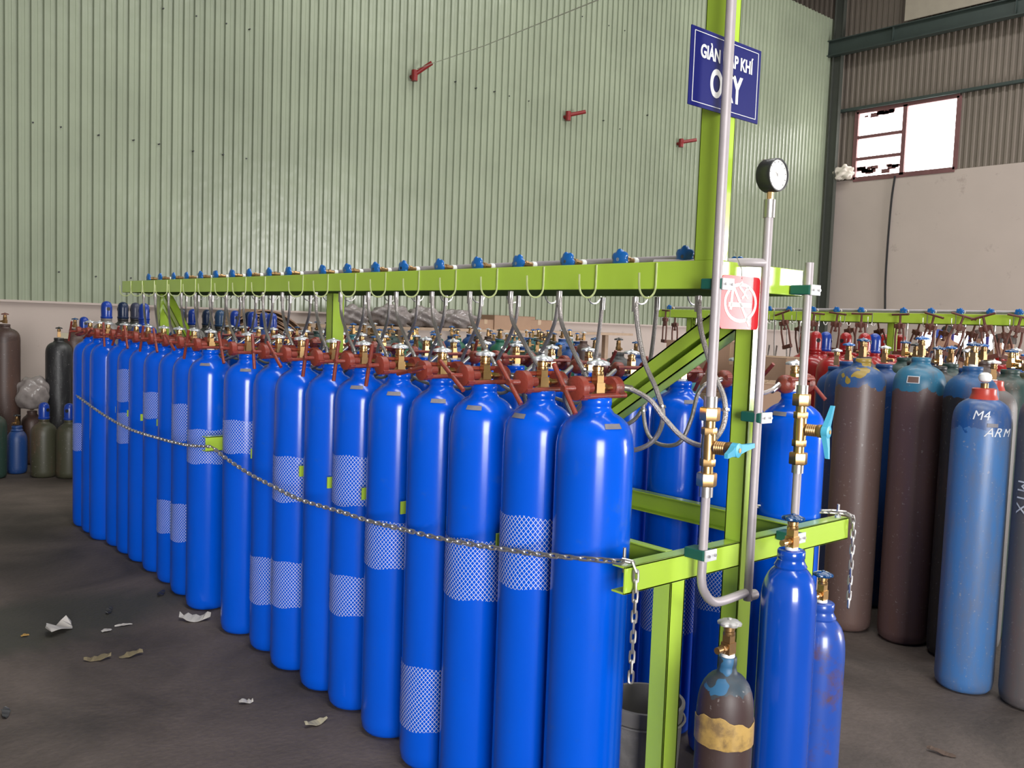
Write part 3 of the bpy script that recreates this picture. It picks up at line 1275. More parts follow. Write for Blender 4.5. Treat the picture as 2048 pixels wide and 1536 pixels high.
REDS = mat('red_enamel', (.62, .022, .030), .22, var=.06, coat=.5)
RY = 1.462
a0, a1, a2 = hit(1446, 556, Y=RY), hit(1518, 556, Y=RY), hit(1516, 660, Y=RY)
rw, rh = a1.x - a0.x, a1.z - a2.z
t = thing('no_smoking_sign', ((a0.x + a1.x) / 2, RY, (a1.z + a2.z) / 2), 'red no smoking plate with white symbol hanging under the tray corner', 'sign')
b = MB()
t.rotation_euler = (0, 0, -.05)
ol = []
rr = .012
for (sx_, sz_, a_) in ((1, 1, 0), (-1, 1, 90), (-1, -1, 180), (1, -1, 270)):
    for k in range(5):
        a = math.radians(a_ + k * 22.5)
        ol.append((sx_ * (rw / 2 - rr) + rr * math.cos(a), sz_ * (rh / 2 - rr) + rr * math.sin(a)))
b.prism(ol, -.0015, .0015, Matrix.Rotation(PI / 2, 4, 'X'))
b.build('plate', REDS, t, False)
b = MB()
R1 = rw * .40
SZ = rh / rw * .93


def bar2(p, q, w, y=-.0022):
    p, q = Vector((p[0], 0, p[1])), Vector((q[0], 0, q[1]))
    d = (q - p).normalized()
    n = Vector((-d.z, 0, d.x)) * w / 2
    vs = [p + n, p - n, q - n, q + n]
    vs = [Vector((v_.x, y, v_.z)) for v_ in vs] + [Vector((v_.x, y + .0012, v_.z)) for v_ in vs]
    b.add(vs, [(3, 2, 1, 0), (4, 5, 6, 7), (0, 1, 5, 4), (1, 2, 6, 5), (2, 3, 7, 6), (3, 0, 4, 7)])


n = 40
for k in range(n):
    a, c = 2 * PI * k / n, 2 * PI * (k + 1.15) / n
    bar2((R1 * math.cos(a), R1 * .92 * SZ * math.sin(a)), (R1 * math.cos(c), R1 * .92 * SZ * math.sin(c)), .0095)
ring = b.build('prohibition_ring', WHITE, t, False)
b = MB()
bar2((-R1 * .78, -.006), (R1 * .72, -.006), .012)
bar2((-R1 * .62, R1 * .80), (R1 * .66, -R1 * .95), .009)
bar2((-R1 * .55, .035), (-R1 * .62, -.02), .010)
sm = [(.004 + .012 * math.sin(k * .9), .012 + k * .0065) for k in range(8)]
for p, q in zip(sm, sm[1:]):
    bar2(p, q, .007)
sm = [(.024 + .008 * math.sin(k * .9 + 2), .012 + k * .0055) for k in range(7)]
for p, q in zip(sm, sm[1:]):
    bar2(p, q, .006)
b.build('cigarette_symbol', WHITE, t, False)
b = MB()
b.tube([(0, -.002, rh / 2 - .008), (.004, .004, rh / 2 + .02), (-.002, .03, rh / 2 + .075)], .0012, 6)
b.build('hanging_wire', STEEL, t)


# ------------------------------------------------------------------ the small bottles in front of the rack end
def bottle(name, x, y, R, Hn, m, wheelm, label, brass=BRASS, s=1.0, side=-1, neck=.035):
    t = thing(name, (x, y, 0), label, 'gas cylinder')
    MB().lathe(body_profile(R, Hn, neck), 48).build('body', m, t, angle=50)
    add_valve(t, Hn, wheelm, brass, s, side=side)
    return t


DB = mat('second_blue_paint', (.001, .058, .40), .2, var=.08, coat=.5)
t = bottle('small_gas_cylinder', 2.09, 1.270, .0725, .977, DB, DBLUE, 'slim glossy blue bottle with dark blue handwheel in front of near crossbeam', s=.9)
t = bottle('small_gas_cylinder', 2.33, 1.31, .0725, .782, mat('faded_blue_paint', (.015, .065, .34), .3, var=.1, coat=.3, dirt=(.10, .05, .05), dirt_amt=.3, dscale=9), DBLUE,
           'lower faded blue bottle standing behind the slim glossy blue bottle', s=.85)
OLDB = old_paint('brown_bottle_paint', (.045, .024, .024), (.03, .05, .07), .665, rust=(.05, .035, .03), amt=.55, rough=.5, patch=(.03, .12, .24))
t = bottle('small_gas_cylinder', 1.83, 1.27, .070, .745, OLDB, mat('old_aluminium', (.42, .41, .40), .5, .5, var=.2), 'short brown bottle with blue stained shoulder and torn yellow tape',
           DBRASS, s=.9, neck=.022)
b = MB()
TAPE = mat('yellowed_tape', (.42, .27, .085), .45, var=.25, vscale=30, dirt=(.20, .13, .06), dirt_amt=.5, dscale=20)
n = 40
vs, fs = [], []
for i in range(n):
    a = 2 * PI * i / n
    zt = .600 + .012 * math.sin(2 * a + 1) + .004 * math.sin(9 * a)
    for (r, z) in ((.0712, .534 + .002 * math.sin(11 * a)), (.0725, .535), (.0725, zt), (.0712, zt + .001)):
        vs.append((r * math.cos(a), r * math.sin(a), z))
for i in range(n):
    j = (i + 1) % n
    for k in range(4):
        fs.append((i * 4 + k, j * 4 + k, j * 4 + (k + 1) % 4, i * 4 + (k + 1) % 4))
b.add(vs, fs)
b.build('tape_band', TAPE, t)

# grey pail behind the near leg
t = thing('grey_pail', (2.06, 1.72, 0), 'old grey pail standing under the rack behind the near green leg', 'pail')
PAIL = mat('dusty_grey_plastic', (.16, .15, .14), .7, var=.2, dirt=(.3, .28, .26), dirt_amt=.3)
b = MB()
b.lathe([(.095, 0), (.118, .40), (.122, .41), (.122, .42), (.112, .42), (.108, .40), (.088, .02)], 36)
b.build('shell', PAIL, t)
b = MB()
b.tube([(.123 * math.cos(a), .123 * math.sin(a), .37 + 0 * a) for a in [PI * 2 * k / 30 for k in range(30)]], .004, 6, closed=True)
b.build('rim_wire', PAIL, t)


# ------------------------------------------------------------------ other gas cylinders
def old_cyl(R, Hn, m, label, cat='gas cylinder', valve=None, cap=None, neckring=None, nk=.044, seal=False, extra=None, wheel=None, brass=DBRASS, name='old_gas_cylinder'):
    t = thing(name, (0, 0, 0), label, cat)
    MB().lathe(body_profile(R, Hn, nk), 40).build('body', m, t, angle=50)
    if neckring is not None:
        MB().lathe([(nk * 1.35, Hn - .05), (nk * 1.2, Hn - .03), (nk * 1.12, Hn - .02), (nk * 1.12, Hn + .001), (nk * .9, Hn + .004)], 32).build('neck_collar', neckring, t)
    if valve is not None:
        add_valve(t, Hn, wheel or valve, brass, 1.0, seal=seal)
    if cap is not None:
        c = MB()
        c.lathe([(.046, Hn - .004), (.049, Hn), (.049, Hn + .012), (.045, Hn + .016), (.0465, Hn + .09), (.043, Hn + .118), (.033, Hn + .136), (.015, Hn + .146), (.004, Hn + .148)], 28)
        co = c.build('valve_cap', cap, t)
        for sgn in (-1, 1):
            c = MB()
            c.cyl((sgn * .0435, 0, Hn + .08), (sgn * .0475, 0, Hn + .08), .016, 14)
            c.build('cap_vent', BLACK, co)
    return t


BR1 = old_paint('brown_argon_paint', (.115, .066, .062), (.03, .15, .25), 1.285, amt=.25, rough=.38)
BR2 = old_paint('brown_patch_paint', (.105, .066, .058), (.025, .075, .20), 1.285, amt=.25, rough=.4, patch=(.28, .19, .03))
DK1 = old_paint('dark_grey_paint', (.028, .026, .024), (.012, .08, .22), 1.27, amt=.35, rough=.45)
ARB = old_paint('scuffed_blue_paint', (.05, .15, .36), (.012, .075, .25), 1.16, rust=(.13, .13, .15), amt=.65, rough=.35)
MIXG = old_paint('stained_grey_paint', (.10, .10, .10), (.11, .11, .11), 1.20, rust=(.15, .09, .08), amt=.7, rough=.5)
DKG = old_paint('dark_green_paint', (.02, .045, .035), (.02, .05, .045), 1.2, amt=.4)
GRN = old_paint('bottle_green_paint', (.008, .09, .05), (.008, .11, .06), 1.2, amt=.2)
TEAL = old_paint('teal_paint', (.03, .14, .18), (.04, .17, .20), 1.2, rust=(.12, .10, .09), amt=.35)
OBL = old_paint('old_blue_paint', (.010, .045, .17), (.012, .06, .22), 1.2, amt=.25)
BLK = old_paint('black_scuffed_paint', (.018, .018, .02), (.02, .02, .02), 1.2, rust=(.12, .12, .12), amt=.5)
BRN = old_paint('plain_brown_paint', (.075, .045, .038), (.06, .035, .03), 1.2, amt=.45)
OLV = old_paint('olive_paint', (.05, .05, .03), (.055, .055, .032), 1.1, amt=.4)
GRY = old_paint('light_grey_paint', (.15, .14, .13), (.2, .19, .18), 1.2, amt=.4)
REDC = mat('fire_red_paint', (.32, .012, .014), .3, var=.12, coat=.3)


def at_foot(x, y, R):
    p = hit(x, y, z=0)
    d = math.hypot(p.x, p.y)
    k = (d + R * .82) / d
    return (p.x * k, p.y * k, 0)


t = old_cyl(.124, 1.43, BR2, 'brown cylinder with blue shoulder and yellow patches, right of the blue rack cylinders', valve=DBLUE)
t.location = (4.42, 2.34, 0)
t = old_cyl(.124, 1.45, BR1, 'brown cylinder with light blue shoulder and white framed plate', valve=WBLUE)
t.location = (4.48, 2.06, 0)
pl = add_plate(t, .124, 1.45, toward_cam(4.48, 2.06) - .25, wid=.42, m=mat('worn_brown_plate', (.14, .08, .065), .5), dz=-.030, hh=.026)
pl.name = 'label_plate'
pl = add_plate(t, .124, 1.45, toward_cam(4.48, 2.06) - .25, wid=.50, m=MARK, dz=-.0265, hh=.032)
pl.name = 'label_frame'
pl.scale = (.996, .996, 1)
t = old_cyl(.120, 1.42, DK1, 'dark grey cylinder with blue shoulder between the brown and the scuffed blue ones', valve=None)
t.location = (4.46, 1.80, 0)
add_valve(t, 1.42, DBLUE, BRASS, 1.1)
t = old_cyl(.120, 1.335, ARB, 'scuffed blue cylinder with red collar and white AR lettering', neckring=mat('red_collar_paint', (.42, .045, .03), .35))
arx, ary = 4.10, 1.60
t.location = (arx, ary, 0)
t.rotation_euler = (.0, .0, 0)
b = MB()
b.cyl((0, 0, 1.335), (0, 0, 1.36), .016, 12)
b.build('valve', DBRASS, t)
b = MB()
b.lathe([(.010, -.022), (.024, -.014), (.028, 0), (.024, .014), (.010, .022)], 18, Matrix.Translation((0, 0, 1.385)))
b.build('outlet_wrap', WHITE, t)


def write_on(t, R, txt, z, ang, size, slant=0.0, bold=0, wx=1.0):
    """chalk letters bent round the body at angle ang"""
    o = glyphs(txt, size, Matrix(), 'chalk_lettering', MARK, t, sx=wx, bold=bold, ext=.0004)
    me = o.data
    for v_ in me.vertices:
        x_, y_, z_ = v_.co
        x_ += slant * y_
        a = ang + x_ / R
        rr = shoulder_r(R, t['hn'], z + y_) + .0014 + z_
        v_.co = (rr * math.cos(a), rr * math.sin(a), z + y_)
    return o


t['hn'] = 1.335
aa = toward_cam(arx, ary)
write_on(t, .120, 'M4', 1.225, aa - .02, .055, slant=.2)
write_on(t, .120, 'AR', 1.155, aa + .42, .055, slant=.35)
write_on(t, .120, 'M', 1.155, aa + .93, .05, slant=.3)
pl = add_plate(t, .120, 1.335, aa + .35, wid=.36, m=GREYP, dz=-.075, hh=.014)
del t['hn']
t = old_cyl(.122, 1.37, MIXG, 'stained grey cylinder marked MIX downwards at the right frame edge', valve=None)
mx_, my_ = 4.14, 1.34
t.location = (mx_, my_, 0)
t['hn'] = 1.37
aa = toward_cam(mx_, my_)
for ch, zz in (('M', .945), ('I', .895), ('X', .85)):
    o = glyphs(ch, .066, Matrix.Rotation(-PI / 2, 4, 'Z'), 'chalk_lettering', MARK, t, bold=0, ext=.0006)
    for v_ in o.data.vertices:
        x_, y_, z_ = v_.co
        a = aa - .80 + x_ / .122
        rr = .122 + .0022 + z_
        v_.co = (rr * math.cos(a), rr * math.sin(a), zz + y_)
del t['hn']
t.rotation_euler = (0, 0, 0)
add_valve(t, 1.37, BLACK, DBRASS)
TAKEN = [(4.42, 2.34, .124), (4.48, 2.06, .124), (4.46, 1.80, .12), (4.10, 1.60, .12), (4.14, 1.34, .122)] + [(x, y, .11) for y, x in front] + [(XB, y, .11) for y in back]


def free_spot(a, D, R):
    """step back along the line of sight until the cylinder stands clear of the others"""
    for k in range(200):
        x, y = D * math.cos(a), D * math.sin(a)
        if all(math.hypot(x - q[0], y - q[1]) > R + q[2] + .004 for q in TAKEN) and not (7.0 < x < 7.7 and 1.0 < y < 6.3):
            TAKEN.append((x, y, R))
            return x, y
        D += .03
    return x, y


# second rank behind these
second = [
    (1695, 738, 5.35, .117, 1.40, OBL, 'valve', 'blue cylinder with brass valve, first of the second rank beside the red ones'),
    (1768, 735, 5.45, .117, 1.39, OBL, 'valve', 'glossy blue shouldered cylinder with yellowish plate behind the two brown ones'),
    (1830, 735, 5.35, .117, 1.41, BLK, 'valve', 'black cylinder behind the light blue shouldered one'),
    (1876, 735, 5.3, .117, 1.40, BLK, 'valve', 'black scuffed cylinder in the second rank behind the dark grey one'),
    (1900, 740, 5.9, .117, 1.40, DKG, 'valve', 'dark green cylinder deep behind the scuffed blue one'),
    (1935, 745, 5.2, .117, 1.39, OBL, 'valve', 'blue cylinder hidden behind the red collared pair'),
    (1985, 775, 4.75, .117, 1.345, MIXG, 'redcollar', 'grey shouldered cylinder with red collar behind the scuffed blue one'),
    (2020, 750, 5.3, .117, 1.40, DKG, 'valve', 'dark teal shouldered cylinder behind at the right frame edge'),
    (2050, 770, 4.95, .117, 1.38, OLV, 'valve', 'dark olive cylinder at the right frame edge, second rank'),
    (1672, 735, 5.35, .105, 1.36, OBL, 'valve', 'blue cylinder with a narrow shoulder between rack end and brown cylinders'),
    (1727, 735, 5.9, .117, 1.42, BRN, 'valve', 'brown cylinder in third rank left of the second rack post'),
    (1808, 735, 6.1, .117, 1.42, DKG, 'valve', 'dark green cylinder in third rank right of the second rack post'),
    (1965, 735, 6.0, .117, 1.42, BRN, 'valve', 'brown cylinder in third rank under the hanging clamps'),
    (2030, 735, 6.1, .117, 1.40, OBL, 'valve', 'blue cylinder in third rank at the right edge')]
wheels = [WBLUE, CHROME, BLACK, DBLUE]
for k, (px, py, D, R, Hn, m, kind, lab) in enumerate(second):
    a = azim(px, py)
    t = old_cyl(R, Hn, m, lab, valve=wheels[k % 4] if kind == 'valve' else None, neckring=MATS['red_collar_paint'] if kind == 'redcollar' else None, brass=BRASS if k % 2 else DBRASS)
    t.location = (*free_spot(a, D, R), 0)
    t.rotation_euler = (0, 0, random.uniform(0, 6))
    if kind == 'redcollar':
        add_valve(t, Hn, WHITE, DBRASS)
    if k == 1:
        add_plate(t, R, Hn, toward_cam(*t.location[:2]) - .1 - t.rotation_euler.z, wid=.5, m=mat('ochre_label', (.20, .16, .10), .6), dz=-.02, hh=.022)

# capped blue cylinders far behind the left half of the rack
capped = [(213, .0, 1.46, 'blue shouldered'), (246, .1, 1.46, 'black'), (271, .35, 1.46, 'grey'), (288, 0, 1.455, 'all blue'), (363, .2, 1.42, 'blue'), (386, .0, 1.42, 'grey shouldered'),
          (414, .3, 1.42, 'dark'), (440, 0, 1.42, 'grey'), (470, .2, 1.42, 'dark grey'), (498, .35, 1.415, 'navy'), (505, 0, 1.415, 'grey blue'), (528, .3, 1.415, 'dull blue'), (544, -.2, 1.41, 'blue shouldered')]
cm = [GRY, BLK, BLK, BLUE2, OBL, GRY, BLK, BLK, BLK, OBL, OBL, OBL, OBL]
cc = [BLUE2, mat('navy_cap', (.008, .02, .06), .3), mat('grey_cap', (.04, .045, .08), .35), BLUE2, MATS['navy_cap'], BLUE2, MATS['navy_cap'], mat('slate_blue_cap', (.02, .06, .14), .3), BLUE2, MATS['navy_cap'], BLUE2, BLUE2, BLUE2]
for k, (px, dd, Hn, nm) in enumerate(capped):
    D = 8.6 + dd
    a = azim(px, 640)
    t = old_cyl(.117, Hn, cm[k], '%s cylinder with domed cap, %s from left in the capped row behind rack' % (nm, ordn[k]), cap=cc[k])
    t['group'] = 'capped cylinders behind the rack'
    t.location = (*free_spot(a, D, .117), 0)
    t.rotation_euler = (0, 0, toward_cam(*t.location[:2]) + (0.35 if k in (0, 8) else 1.4))

# crowd of old cylinders between rack and green wall
palette = [(BLK, 'black'), (OBL, 'dark blue'), (GRN, 'green'), (DKG, 'dark green'), (TEAL, 'teal'), (BRN, 'brown'), (GRY, 'grey'), (OLV, 'olive'), (OBL, 'blue')]
protos = []
for m, nm in palette:
    p = old_cyl(.11, 1.33, m, nm + ' old cylinder', valve=wheels[len(protos) % 4], brass=DBRASS if len(protos) % 2 else BRASS)
    reg(p)
    protos.append((p, nm))
rnd = random.Random(5)
cnt = 0
for row in range(7):
    for colm in range(13):
        x = 4.35 + colm * .31 + rnd.uniform(-.04, .04)
        y = 7.0 + row * .42 + rnd.uniform(-.05, .05) - .0 * colm
        a = math.degrees(math.atan2(y, x))
        # keep the block inside the view window between the two racks
        if a < 44.5 or a > 63.5 or math.hypot(x, y) > 12.3:
            continue
        if any(math.hypot(x - q[0], y - q[1]) < .11 + q[2] for q in TAKEN) or y > 10.2:
            continue
        TAKEN.append((x, y, .11))
        p, nm = protos[rnd.randrange(len(protos))]
        hs = rnd.uniform(.96, 1.04)
        rown = ['front', 'second', 'third', 'fourth', 'fifth', 'sixth', 'seventh'][row]
        coln = ordn[colm]
        place(p, (x, y, 0), '%s old cylinder before the green wall, %s rank, %s file from left' % (nm, rown, coln),
              'old cylinders before the green wall', rot=(0, 0, rnd.uniform(0, 6.28)), scale=(1, 1, hs))
        cnt += 1
# loose group seen between the two racks
mid = [(1237, 6.6, 1.36, BLK, 'big black cylinder with scratched white marks behind the diagonal brace', .125), (1272, 7.2, 1.33, OBL, 'blue cylinder right of the big black scratched one', .11),
       (1318, 5.3, 1.24, TEAL, 'teal cylinder standing behind the lower end of the brace', .085), (1342, 6.2, 1.30, OBL, 'blue grey cylinder behind the teal one', .11),
       (1373, 5.7, 1.30, TEAL, 'grey green cylinder with domed shoulder behind a clamp', .10), (1190, 6.3, 1.36, GRY, 'pale grey cylinder left of the big black one', .115),
       (1120, 6.2, 1.32, GRN, 'green cylinder behind the back row valves', .11), (1035, 6.3, 1.32, GRN, 'bright green cylinder behind the crossing hoses', .11),
       (1075, 6.6, 1.33, DKG, 'dark green cylinder between the two greener ones', .11), (945, 6.4, 1.30, OBL, 'slate blue cylinder behind the fifth pair of hoses', .11),
       (868, 6.9, 1.34, BLK, 'black cylinder with pale shoulder band behind the hoses', .115), (832, 6.6, 1.33, OBL, 'blue cylinder with grey shoulder ring behind the hoses', .11)]
for k, (px, D, Hn, m, lab, R) in enumerate(mid):
    a = azim(px, 690)
    t = old_cyl(R, Hn, m, lab, valve=wheels[(k + 2) % 4])
    t.location = (*free_spot(a, D, R), 0)
    t.rotation_euler = (0, 0, rnd.uniform(0, 6))
# dark corner at the far left
left = [(10, 640, 9.75, .13, 1.36, BRN, 'tall brown cylinder at the left frame edge', RUST, None), (118, 655, 9.75, .12, 1.24, BLK, 'dark cylinder with paper tag on its valve', BLACK, None),
        (150, 640, 10.0, .12, 1.33, BRN, 'dark brown cylinder with tall valve behind the tagged one', DBLUE, None), (34, 845, 9.3, .085, .44, OBL, 'short navy cylinder with pinkish shoulder in the left corner', BLACK, None),
        (88, 800, 9.05, .11, .53, OLV, 'short olive cylinder with blue cap below the plastic bag', None, BLUE2), (124, 760, 9.55, .10, .665, BRN, 'brown cylinder with navy cap and pale neck in the dark corner', None, MATS['navy_cap']),
        (139, 800, 8.95, .11, .53, OLV, 'short olive cylinder with blue cap next to the chain end', None, BLUE2), (-14, 840, 9.1, .11, .60, DKG, 'short green cylinder cut by the left frame edge', BLACK, None),
        (64, 780, 9.75, .10, .52, BRN, 'brown cylinder under the plastic bag', BLACK, None), (168, 640, 9.9, .12, 1.30, BLK, 'black cylinder beside the far end of front row', None, BLUE2)]
for k, (px, py, D, R, Hn, m, lab, wh, cp_) in enumerate(left):
    a = azim(px, py)
    t = old_cyl(R, Hn, m, lab, valve=wh, cap=cp_)
    t.location = (*free_spot(a, D, R), 0)
    t.rotation_euler = (0, 0, rnd.uniform(0, 6))
    if k == 1:
        b = MB()
        b.box((-.012, -.05, -.028), (-.010, .05, .028))
        tg = b.build('paper_tag', mat('cream_paper', (.42, .38, .28), .8), t, False)
        tg.location = (0, -.04, Hn + .02)
        tg.rotation_euler = (0, .15, toward_cam(*t.location[:2]) + PI - t.rotation_euler.z)


def blob(name, c, r, m, label, cat, seed, group=None, sub=4, amp=.25, flat=1.0):
    rr = random.Random(seed)
    bm = bmesh.new()
    bmesh.ops.create_icosphere(bm, subdivisions=sub, radius=1)
    for v_ in bm.verts:
        f = 1 + amp * .35 * (rr.random() - .5) + amp * .7 * math.sin(v_.co.z * 9 + v_.co.x * 7 + seed) * .5 + amp * math.sin(v_.co.x * 5 + seed) * math.cos(v_.co.y * 6 + v_.co.z * 4)
        v_.co = Vector((v_.co.x * r[0], v_.co.y * r[1], max(v_.co.z, -.85) * r[2] * flat)) * f
    lo = min(v_.co.z for v_ in bm.verts)
    for v_ in bm.verts:
        v_.co.z = max(v_.co.z, lo * .8) - lo * .8
    me = bpy.data.meshes.new(name)
    bm.to_mesh(me)
    bm.free()
    me.materials.append(m)
    me.shade_smooth()
    o = bpy.data.objects.new(name, me)
    COL.objects.link(o)
    o.location = c
    tag(o, label, cat, group)
    return o


a = azim(66, 760)
blob('plastic_bag', (9.70 * math.cos(a), 9.70 * math.sin(a), .56), (.16, .15, .17), BAG, 'crumpled clear plastic bag lying on cylinders in the dark left corner', 'bag', 3, amp=.11)

# shelf plank with boxes and bags before the green wall
t = thing('plank_shelf', (8.0, 10.55, 0), 'long pale plank shelf on timber props along the green wall', 'shelf')
b = MB()
b.box((-2.55, -.22, 1.395), (3.6, .22, 1.435))
b.build('plank', WOOD, t, False)
for k in range(5):
    b = MB()
    b.box((-2.5 + k * 1.4, -.04, 0), (-2.42 + k * 1.4, .04, 1.395))
    b.build('prop', WOOD, t, False)


def carton(x, y, z, sx, sy, sz, rz, label, tilt=0):
    t = thing('cardboard_box', (x, y, z), label, 'box', None, rz)
    t.rotation_euler = (tilt, 0, rz)
    b = MB()
    b.box((-sx / 2, -sy / 2, 0), (sx / 2, sy / 2, sz))
    bevel(b.build('carton', CARD, t, False), .004)
    b = MB()
    b.box((-sx / 2, -sy / 2 - .004, sz), (sx / 2, -.002, sz + .004))
    b.box((-sx / 2, .002, sz), (sx / 2, sy / 2 + .004, sz + .004))
    b.build('flap', CARD, t, False)
    b = MB()
    b.box((-.03, -sy / 2 - .0015, sz * .55), (.03, -sy / 2, sz))
    b.box((-.03, -sy / 2, sz + .004), (.03, sy / 2, sz + .006))
    b.build('tape_strip', mat('brown_tape', (.40, .28, .17), .25), t, False)
    return t


def zof(px, py, Y):
    return hit(px, py, Y=Y)


ZP = 1.435
for (x0, x1, ytop, lab, rz) in [(975, 1060, 632, 'long brown carton lying on the plank shelf', .05), (1045, 1092, 640, 'small taped brown carton at right end of the shelf boxes', -.1),
                                (935, 985, 639, 'flat brown carton on the shelf left of the long one', 0)]:
    pa, pb = hit(x0, 655, Y=10.5), hit(x1, 655, Y=10.5)
    zt = hit((x0 + x1) / 2, ytop, Y=10.5).z
    carton((pa.x + pb.x) / 2, 10.52, ZP, pb.x - pa.x, .3, max(.12, zt - ZP), rz, lab)
for k, (x0, x1, ytop) in enumerate([(670, 730, 617), (745, 815, 616), (815, 880, 620), (880, 945, 624)]):
    pa, pb = hit(x0, 650, Y=10.5), hit(x1, 650, Y=10.5)
    zt = hit((x0 + x1) / 2, ytop, Y=10.5).z
    blob('plastic_bag', ((pa.x + pb.x) / 2, 10.5, ZP), ((pb.x - pa.x) / 2 * 1.05, .2, (zt - ZP) * .62), BAG,
         'dusty plastic bag on the plank shelf, %s from left' % ordn[k], 'bag', 11 + k, 'bags on the plank shelf', amp=.2)
# stack of flattened cardboard left of the shelf
pa, pb = hit(440, 620, Y=10.3), hit(575, 620, Y=10.3)
t = thing('cardboard_stack', ((pa.x + pb.x) / 2, 10.35, 0), 'sagging stack of flattened cardboard sheets behind the capped cylinders', 'cardboard')
b = MB()
wd = pb.x - pa.x
for k in range(9):
    zz = 1.30 + k * .035
    vs, fs = [], []
    for i in range(9):
        u = -wd / 2 + wd * i / 8 + (k % 3) * .05
        dz = -.22 * (abs(i - 3.5) / 4.5) ** 2
        vs += [(u, -.25, zz + dz), (u, .25, zz + dz), (u, .25, zz + dz + .02), (u, -.25, zz + dz + .02)]
    for i in range(8):
        for q in range(4):
            fs.append((i * 4 + q, i * 4 + (q + 1) % 4, i * 4 + 4 + (q + 1) % 4, i * 4 + 4 + q))
    fs += [(3, 2, 1, 0), (32, 33, 34, 35)]
    b.add(vs, fs)
b.build('sheets', CARD, t, False)
b = MB()
b.box((-wd / 2 + .1, -.22, 0), (wd / 2 - .1, .22, 1.10))
b.build('crate_below', WOOD, t, False)
# cartons near the floor between the two racks
for (px, py, D, s, z0, lab, rz) in [(1535, 745, 5.3, (.42, .30, .24), 1.02, 'open brown carton stacked high between the two racks', .5), (1552, 705, 6.3, (.40, .30, .28), 1.10, 'brown carton behind the open one', .2),
                                    (1420, 700, 7.6, (.7, .4, .4), 1.05, 'brown carton seen under the red sign', .1), (1560, 860, 4.6, (.36, .3, .3), .55, 'lower crumpled brown carton beside the back row', .8),
                                    (1440, 690, 10.5, (.9, .4, .45), 1.05, 'long pale carton before the wall under the second rack end', .3)]:
    a = azim(px, py)
    t = carton(D * math.cos(a), D * math.sin(a), z0, *s, rz, lab)
    q = MB()
    q.box((-s[0] / 2 - .02, -s[1] / 2 - .02, -z0), (s[0] / 2 + .02, s[1] / 2 + .02, -.002))
    q.build('crate_below', WOOD, t, False)

# ------------------------------------------------------------------ second rack with hanging clamps and red cylinders
r2, bd2 = rack('filling_rack', 'second lime green filling rack with unused clamps hanging, far right', 'filling rack', 7.1, 7.55, 1.2, 5.99, [1.22, 3.6, 5.72],
               [hit(x, 640, X=7.1).y for x in (1340, 1548, 1640, 1690, 1745, 1855, 1912, 1968, 2028)] + [5.3, 5.0, 4.75, 4.4], main=False)
mp3 = mp.copy()
COL.objects.link(mp3)
mp3['label'] = 'grey manifold pipe on top of the second rack'
mp3['group'] = 'manifold pipes on the rack'
mp3.location = (7.27, 3.62, 1.762)
vy = sorted([hit(x, 620, X=7.2).y for x in (1340, 1470, 1500, 1540, 1580, 1628, 1675, 1724, 1809, 1864, 1922, 1983, 2040)])
for i, yy in enumerate(reversed(vy)):
    place(mv, (7.19, yy, 1.757), 'blue wheeled valve on the second rack, %s from its far end' % ordn[i], 'valves of the second rack', rot=(random.uniform(0, 1), 0, 0))


def hang_clamp():
    root = thing('hanging_clamp', (0, 0, 0), 'rusty red clamp', 'clamp')
    b = MB()
    for s in (-1, 1):
        b.tube([(0, s * .030, 0), (0, s * .038, -.06), (0, s * .036, -.17)], .007, 8)
    b.box((-.012, -.040, -.185), (.012, .040, -.160))
    b.box((-.013, -.038, -.006), (.013, .038, .022))
    b.lathe([(.016, -.012), (.019, .0), (.019, .02), (.012, .03)], 14)
    b.build('frame', RUST, root)
    b = MB()
    b.cyl((0, 0, -.035), (0, 0, .085), .0075, 10)
    b.lathe([(.012, -.045), (.014, -.035), (.008, -.03)], 10)
    sc_ = b.build('screw', RUST, root)
    b = MB()
    b.cyl((0, -.075, .085), (0, .075, .085), .0072, 10)
    b.build('tee_handle', RUST, sc_)
    return root


hc = hang_clamp()
reg(hc)
hx = [1330, 1568, 1625, 1672, 1722, 1800, 1862, 1918, 1973, 2035]
for i, px in enumerate(hx):
    p = hit(px, 650, X=7.02)
    place(hc, (7.02, p.y, 1.625), 'rusty clamp hanging on front hooks of second rack, %s from left' % ordn[i], 'clamps hanging on the second rack',
          rot=(random.uniform(-.3, .3), 0, random.uniform(-.5, .5)), scale=(1.15, 1.2, 1.2))
for i, px in enumerate([1350, 1600, 1700, 1760, 1835, 1890, 1945, 2010]):
    p = hit(px, 650, X=7.62)
    place(hc, (7.62, p.y, 1.58), 'rusty clamp hanging on back hooks of second rack, %s from left' % ordn[i], 'clamps hanging behind the second rack',
          rot=(random.uniform(-.3, .3), 0, random.uniform(-.5, .5)))
for i, (px, pe, low) in enumerate([(1392, 1372, .62), (1500, 1478, .55), (1550, 1545, .55), (1575, 1560, .60), (1600, 1588, .65), (1637, 1655, .60), (1680, 1668, .35), (1735, 1745, .35), (1815, 1790, .4), (1872, 1872, .45),
                                   (1930, 1925, .4), (1990, 1975, .45)]):
    ya, yb_ = hit(px, 650, X=7.2).y, hit(pe, 650, X=7.05).y
    hose([(7.2, ya, 1.66), (7.2, ya, 1.50), (7.15, ya - .05, 1.66 - low), (7.1, (ya + yb_) / 2, 1.60 - low), (7.05, yb_ + .05, 1.66 - low), (7.02, yb_, 1.43)],
         'thin braided hose loop hanging from the second rack, %s from left' % ordn[i], 'hoses of the second rack', r=.006)

